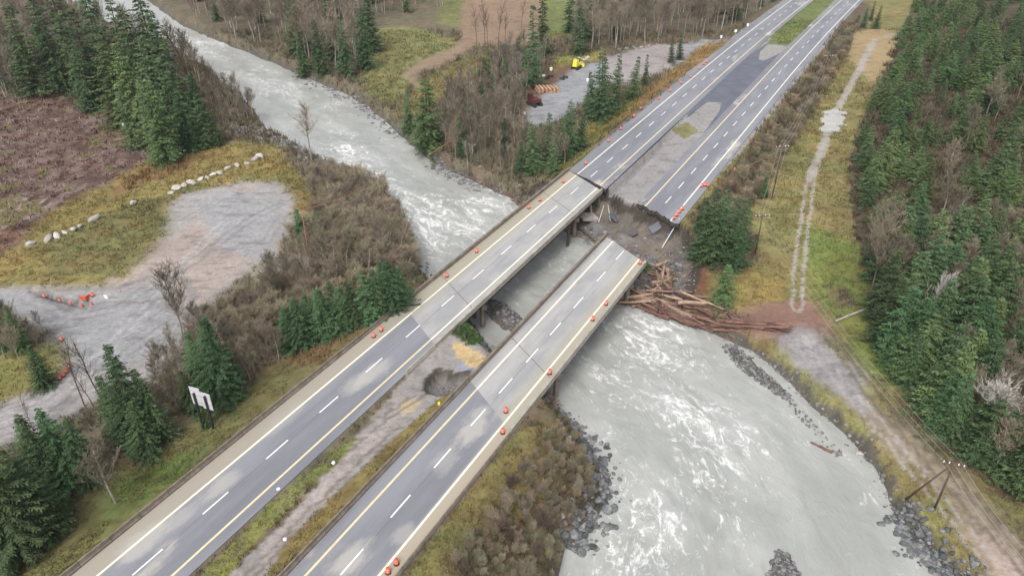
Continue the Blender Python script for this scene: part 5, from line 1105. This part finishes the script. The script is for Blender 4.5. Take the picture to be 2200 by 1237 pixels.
# leaning marker pole with a white globe
x, y, z = place(318, 337); q = Vector((*gp(265, 268, 1.0), 1.0)) - Vector((x, y, z)); r = empty('globe_marker', (x, y, z), label='thin leaning pole topped by a white globe in the reddish clearing', cat='marker'); MB().tube([(0, 0, -.2), q], .05, 6).build('pole', M['greybark'], r)
bm = bmesh.new(); bmesh.ops.create_uvsphere(bm, u_segments=14, v_segments=10, radius=.42); me = bpy.data.meshes.new('globe'); bm.to_mesh(me); bm.free(); me.materials.append(M['white']); o = link('globe', me, r); o.location = q
# red mesh fence round the washout
ft = [place(a, b) for a, b in [(176, 654), (186, 650), (194, 644), (203, 638)]]; zt = max(a[2] for a in ft) - .35; ft = [(a[0], a[1], zt) for a in ft]; r = empty('barrier_fence', ft[0], label='low orange mesh fence at the corner of the washed out gravel road', cat='fence'); s = MB()
for a, b in zip(ft, ft[1:]):
    bb = len(s.V); o0 = Vector(a) - Vector(ft[0]); o1 = Vector(b) - Vector(ft[0]); s.V += [tuple(o0 + Vector((0, 0, .1))), tuple(o1 + Vector((0, 0, .1))), tuple(o1 + Vector((0, 0, .9))), tuple(o0 + Vector((0, 0, .9))), tuple(o0 + Vector((.05, .05, .1))), tuple(o1 + Vector((.05, .05, .1))), tuple(o1 + Vector((.05, .05, .9))), tuple(o0 + Vector((.05, .05, .9)))]
    s.F += [(bb, bb + 1, bb + 2, bb + 3), (bb + 7, bb + 6, bb + 5, bb + 4), (bb + 3, bb + 2, bb + 6, bb + 7), (bb, bb + 4, bb + 5, bb + 1)]
s.build('mesh', M['orange'], r)
for a in ft: MB().tube([Vector(a) - Vector(ft[0]) - Vector((0, 0, .2)), Vector(a) - Vector(ft[0]) + Vector((0, 0, 1.1))], .04, 6).build('post', M['steel'], r)

# thin valley mist
s = MB(); s.box((0, 200, 44), (1560, 1500, 132)); hzo = s.build('haze', None) if False else None
me = bpy.data.meshes.new('haze'); me.from_pydata(s.V, [], s.F); hm = bpy.data.materials.new('thin_mist'); hm.use_nodes = True; t_ = hm.node_tree; t_.nodes.clear()
ou = t_.nodes.new('ShaderNodeOutputMaterial'); pv = t_.nodes.new('ShaderNodeVolumePrincipled'); pv.inputs['Color'].default_value = (.93, .95, 1, 1); pv.inputs['Density'].default_value = .00008; pv.inputs['Anisotropy'].default_value = .2
t_.links.new(pv.outputs[0], ou.inputs['Volume']); me.materials.append(hm); tag(link('haze', me), 'thin pale mist filling the valley air', 'haze', kind='stuff'); SC.cycles.volume_bounces = 1

# ------------------------------------------------------------ machines and timber in the yard
x, y, z = place(1148, 226); ld = empty('log_loader', (x, y, z), .6, label='dark red tracked log loader parked at the left of the gravel yard', cat='loader')
for sx in (-1.2, 1.2): s = MB(); s.prism([(sx - .35, -2.4), (sx + .35, -2.4), (sx + .35, 2.4), (sx - .35, 2.4)], .15, .95); s.prism([(sx - .34, -2.1), (sx + .34, -2.1), (sx + .34, 2.1), (sx - .34, 2.1)], .0, 1.1); s.build('track', M['rubber'], ld)
MB().prism([(-1.4, -1.9), (1.4, -1.9), (1.5, 1.6), (-1.5, 1.6)], 1.15, 2.1).build('body', M['mach_red'], ld)
cb = MB().prism([(-1.4, .3), (-.3, .3), (-.3, 1.9), (-1.4, 1.9)], 2.12, 3.7).build('cab', M['mach_red'], ld); MB().box((-.85, 1.93, 3.0), (.9, .05, .9)).build('window', M['glass'], cb); MB().box((-1.42, 1.1, 3.0), (.05, 1.2, .9)).build('window', M['glass'], cb)
MB().tube([(.3, 1.2, 2.0), (.3, 3.2, 5.2), (.3, 4.0, 5.4)], [.30, .25, .22], 6).build('boom', M['mach_red'], ld); MB().tube([(.3, 4.0, 5.4), (.3, 5.6, 3.0)], [.22, .16], 6).build('arm', M['mach_red'], ld)
g_ = MB(); g_.tube([(.3, 5.6, 3.0), (-.1, 5.8, 2.2), (.1, 6, 1.5)], .09, 5); g_.tube([(.3, 5.6, 3.0), (.8, 5.8, 2.2), (.5, 6, 1.5)], .09, 5); g_.build('grapple', M['rubber'], ld)
x, y, z = place(1238, 148); dz_ = empty('bulldozer', (x, y, z), -.5, label='bright yellow bulldozer at the back of the gravel yard', cat='bulldozer')
for sx in (-1.05, 1.05): s = MB(); s.prism([(sx - .3, -1.9), (sx + .3, -1.9), (sx + .3, 1.9), (sx - .3, 1.9)], .1, 1.0); s.build('track', M['rubber'], dz_)
MB().prism([(-.8, -1.7), (.8, -1.7), (.7, 2.2), (-.7, 2.2)], 1.02, 1.9).build('body', M['mach_yel'], dz_); c_ = MB().prism([(-.75, -1.5), (.75, -1.5), (.75, .3), (-.75, .3)], 1.92, 3.2).build('cab', M['mach_yel'], dz_); MB().box((0, .32, 2.6), (1.2, .05, .8)).build('window', M['glass'], c_)
MB().prism([(-1.9, 2.8), (1.9, 2.8), (1.9, 3.0), (-1.9, 3.0)], .1, 1.4).build('blade', M['mach_yel'], dz_)
x, y, z = place(1176, 196); bs = MB()
M['timber'] = mat('cut_timber', (.38, .235, .15), .8, nscale=1.5, namt=.35, objvar=.3)
tb = [] 
for j in range(3):
    for i in range(6):
        s = MB().box((0, 0, 0), (.75, 5.0 - j * .3, .38)); o = s.build('timber_beam', M['timber']); o.location = (x - 3.4 + i * 1.25 + (j % 2) * .2, y + .3 * j, z + .25 + j * .42); o.rotation_euler = (0, 0, .25 + random.gauss(0, .05)); tag(o, 'orange-brown squared timber in the stack behind the log loader', 'timber', 'timbers stacked in the yard')
def skid(px, py, rz, label):
    x, y, z = place(px, py); r = empty('steel_skid', (x, y, z), rz, label=label, cat='equipment'); s = MB(); s.box((-.6, 0, .45), (.15, 4.6, .25)); s.box((.6, 0, .45), (.15, 4.6, .25))
    for k in (-2, -1, 0, 1, 2): s.box((0, k, .45), (1.05, .12, .2))
    s.build('frame', M['black'], r)
    for k in (-1.4, 1.4):
        for sx in (-.72, .72): MB().tube([(sx - .1, k, .42), (sx + .1, k, .42)], .42, 12).build('wheel', M['rubber'], r)
skid(1179, 168, -.5, 'dark trailer frame left of the pair behind the timber stack'); skid(1211, 170, -.5, 'dark trailer frame right of the pair behind the timber stack')
for i, (a, b, lab) in enumerate([(1168, 168, 'small white drum beside the left dark trailer'), (1184, 152, 'white barrel beyond the left dark trailer'), (1263, 176, 'pale box at the right rim of the gravel yard')]):
    x, y, z = place(a, b); s = MB().tube([(0, 0, 0), (0, 0, .1), (0, 0, 1.0), (0, 0, 1.1)], [.5, .55, .55, .48], 12); o = s.build('barrel', M['white'], None, True); o.location = (x, y, z); tag(o, lab, 'barrel')
for i, (a, b) in enumerate([(1236, 130), (1246, 127), (1254, 131), (1250, 136), (1262, 126)]): x, y, z = place(a, b); addrock(PRM[i], x, y, z + .3, 2, 'pale stone in the heap behind the yellow bulldozer', 'pale stones behind the bulldozer', 'stone', (1.8, 1.5, 1.2))
for i, (a, b) in enumerate([(1010, 315), (1020, 314), (1158, 112), (1330, 108), (1345, 106), (1362, 104), (1378, 103), (1394, 101)]): x, y, z = place(a, b); addrock(PRM[i % 5], x, y, z + .3, 2, 'pale boulder edging the entrance of the gravel yard' if i > 2 else ('pale boulder under bare trees on the far river bank' if i < 2 else 'pale boulder behind the gravel yard'), 'pale boulders around the yard', 'boulder', (1.7, 1.3, 1.1))
# litter scraps on the median
for i, (a, b, lab) in enumerate([(716, 995, 'white round bucket lying in the middle of the near median'), (598, 1052, 'white scrap lying beside the edge line of the left carriageway'), (612, 1160, 'white scrap lying in the muddy median near the lower barrier')]):
    x, y, z = place(a, b); s = MB().tube([(0, 0, 0), (0, 0, .12), (0, 0, .28)], [.24, .27, .2], 10); o = s.build('litter', M['white']); o.location = (x, y, z); o.rotation_euler = (random.uniform(-.4, .4), .3, 0); tag(o, lab, 'litter')
x, y, z = place(944, 880); r = empty('road_marker', (x, y, z), label='small yellow marker on the median side of the near barrier', cat='marker'); MB().tube([(0, 0, -.2), (0, 0, 1.3)], .05, 6).build('post', M['steel'], r); MB().box((0, 0, 1.15), (.35, .06, .6)).build('plate', M['mach_yel'], r)
import collections
OR = ['first', 'second', 'third', 'fourth', 'fifth', 'sixth', 'seventh', 'eighth', 'ninth', 'tenth', 'eleventh', 'twelfth', 'thirteenth', 'fourteenth', 'fifteenth', 'sixteenth', 'seventeenth', 'eighteenth', 'nineteenth', 'twentieth', 'twenty-first', 'twenty-second', 'twenty-third']
grp_ = collections.defaultdict(list)
for o in COL.objects:
    if o.parent is None and 'label' in o and o.location.z > -55 and 'kind' not in o: grp_[o['label']].append(o)
for lb, L_ in grp_.items():
    if 1 < len(L_) <= 23 and len(lb.split()) <= 13 and 'crown' not in lb:
        L_.sort(key=lambda o: float(proj(np.array(o.location.x), np.array(o.location.y), np.array(o.location.z))[0]))
        for i, o in enumerate(L_): o['label'] = lb + ', ' + OR[i] + ' from left'
for k, (P, _) in PROTO.items():
    if k not in USED:
        for c in list(P.children): bpy.data.objects.remove(c)
        bpy.data.objects.remove(P)
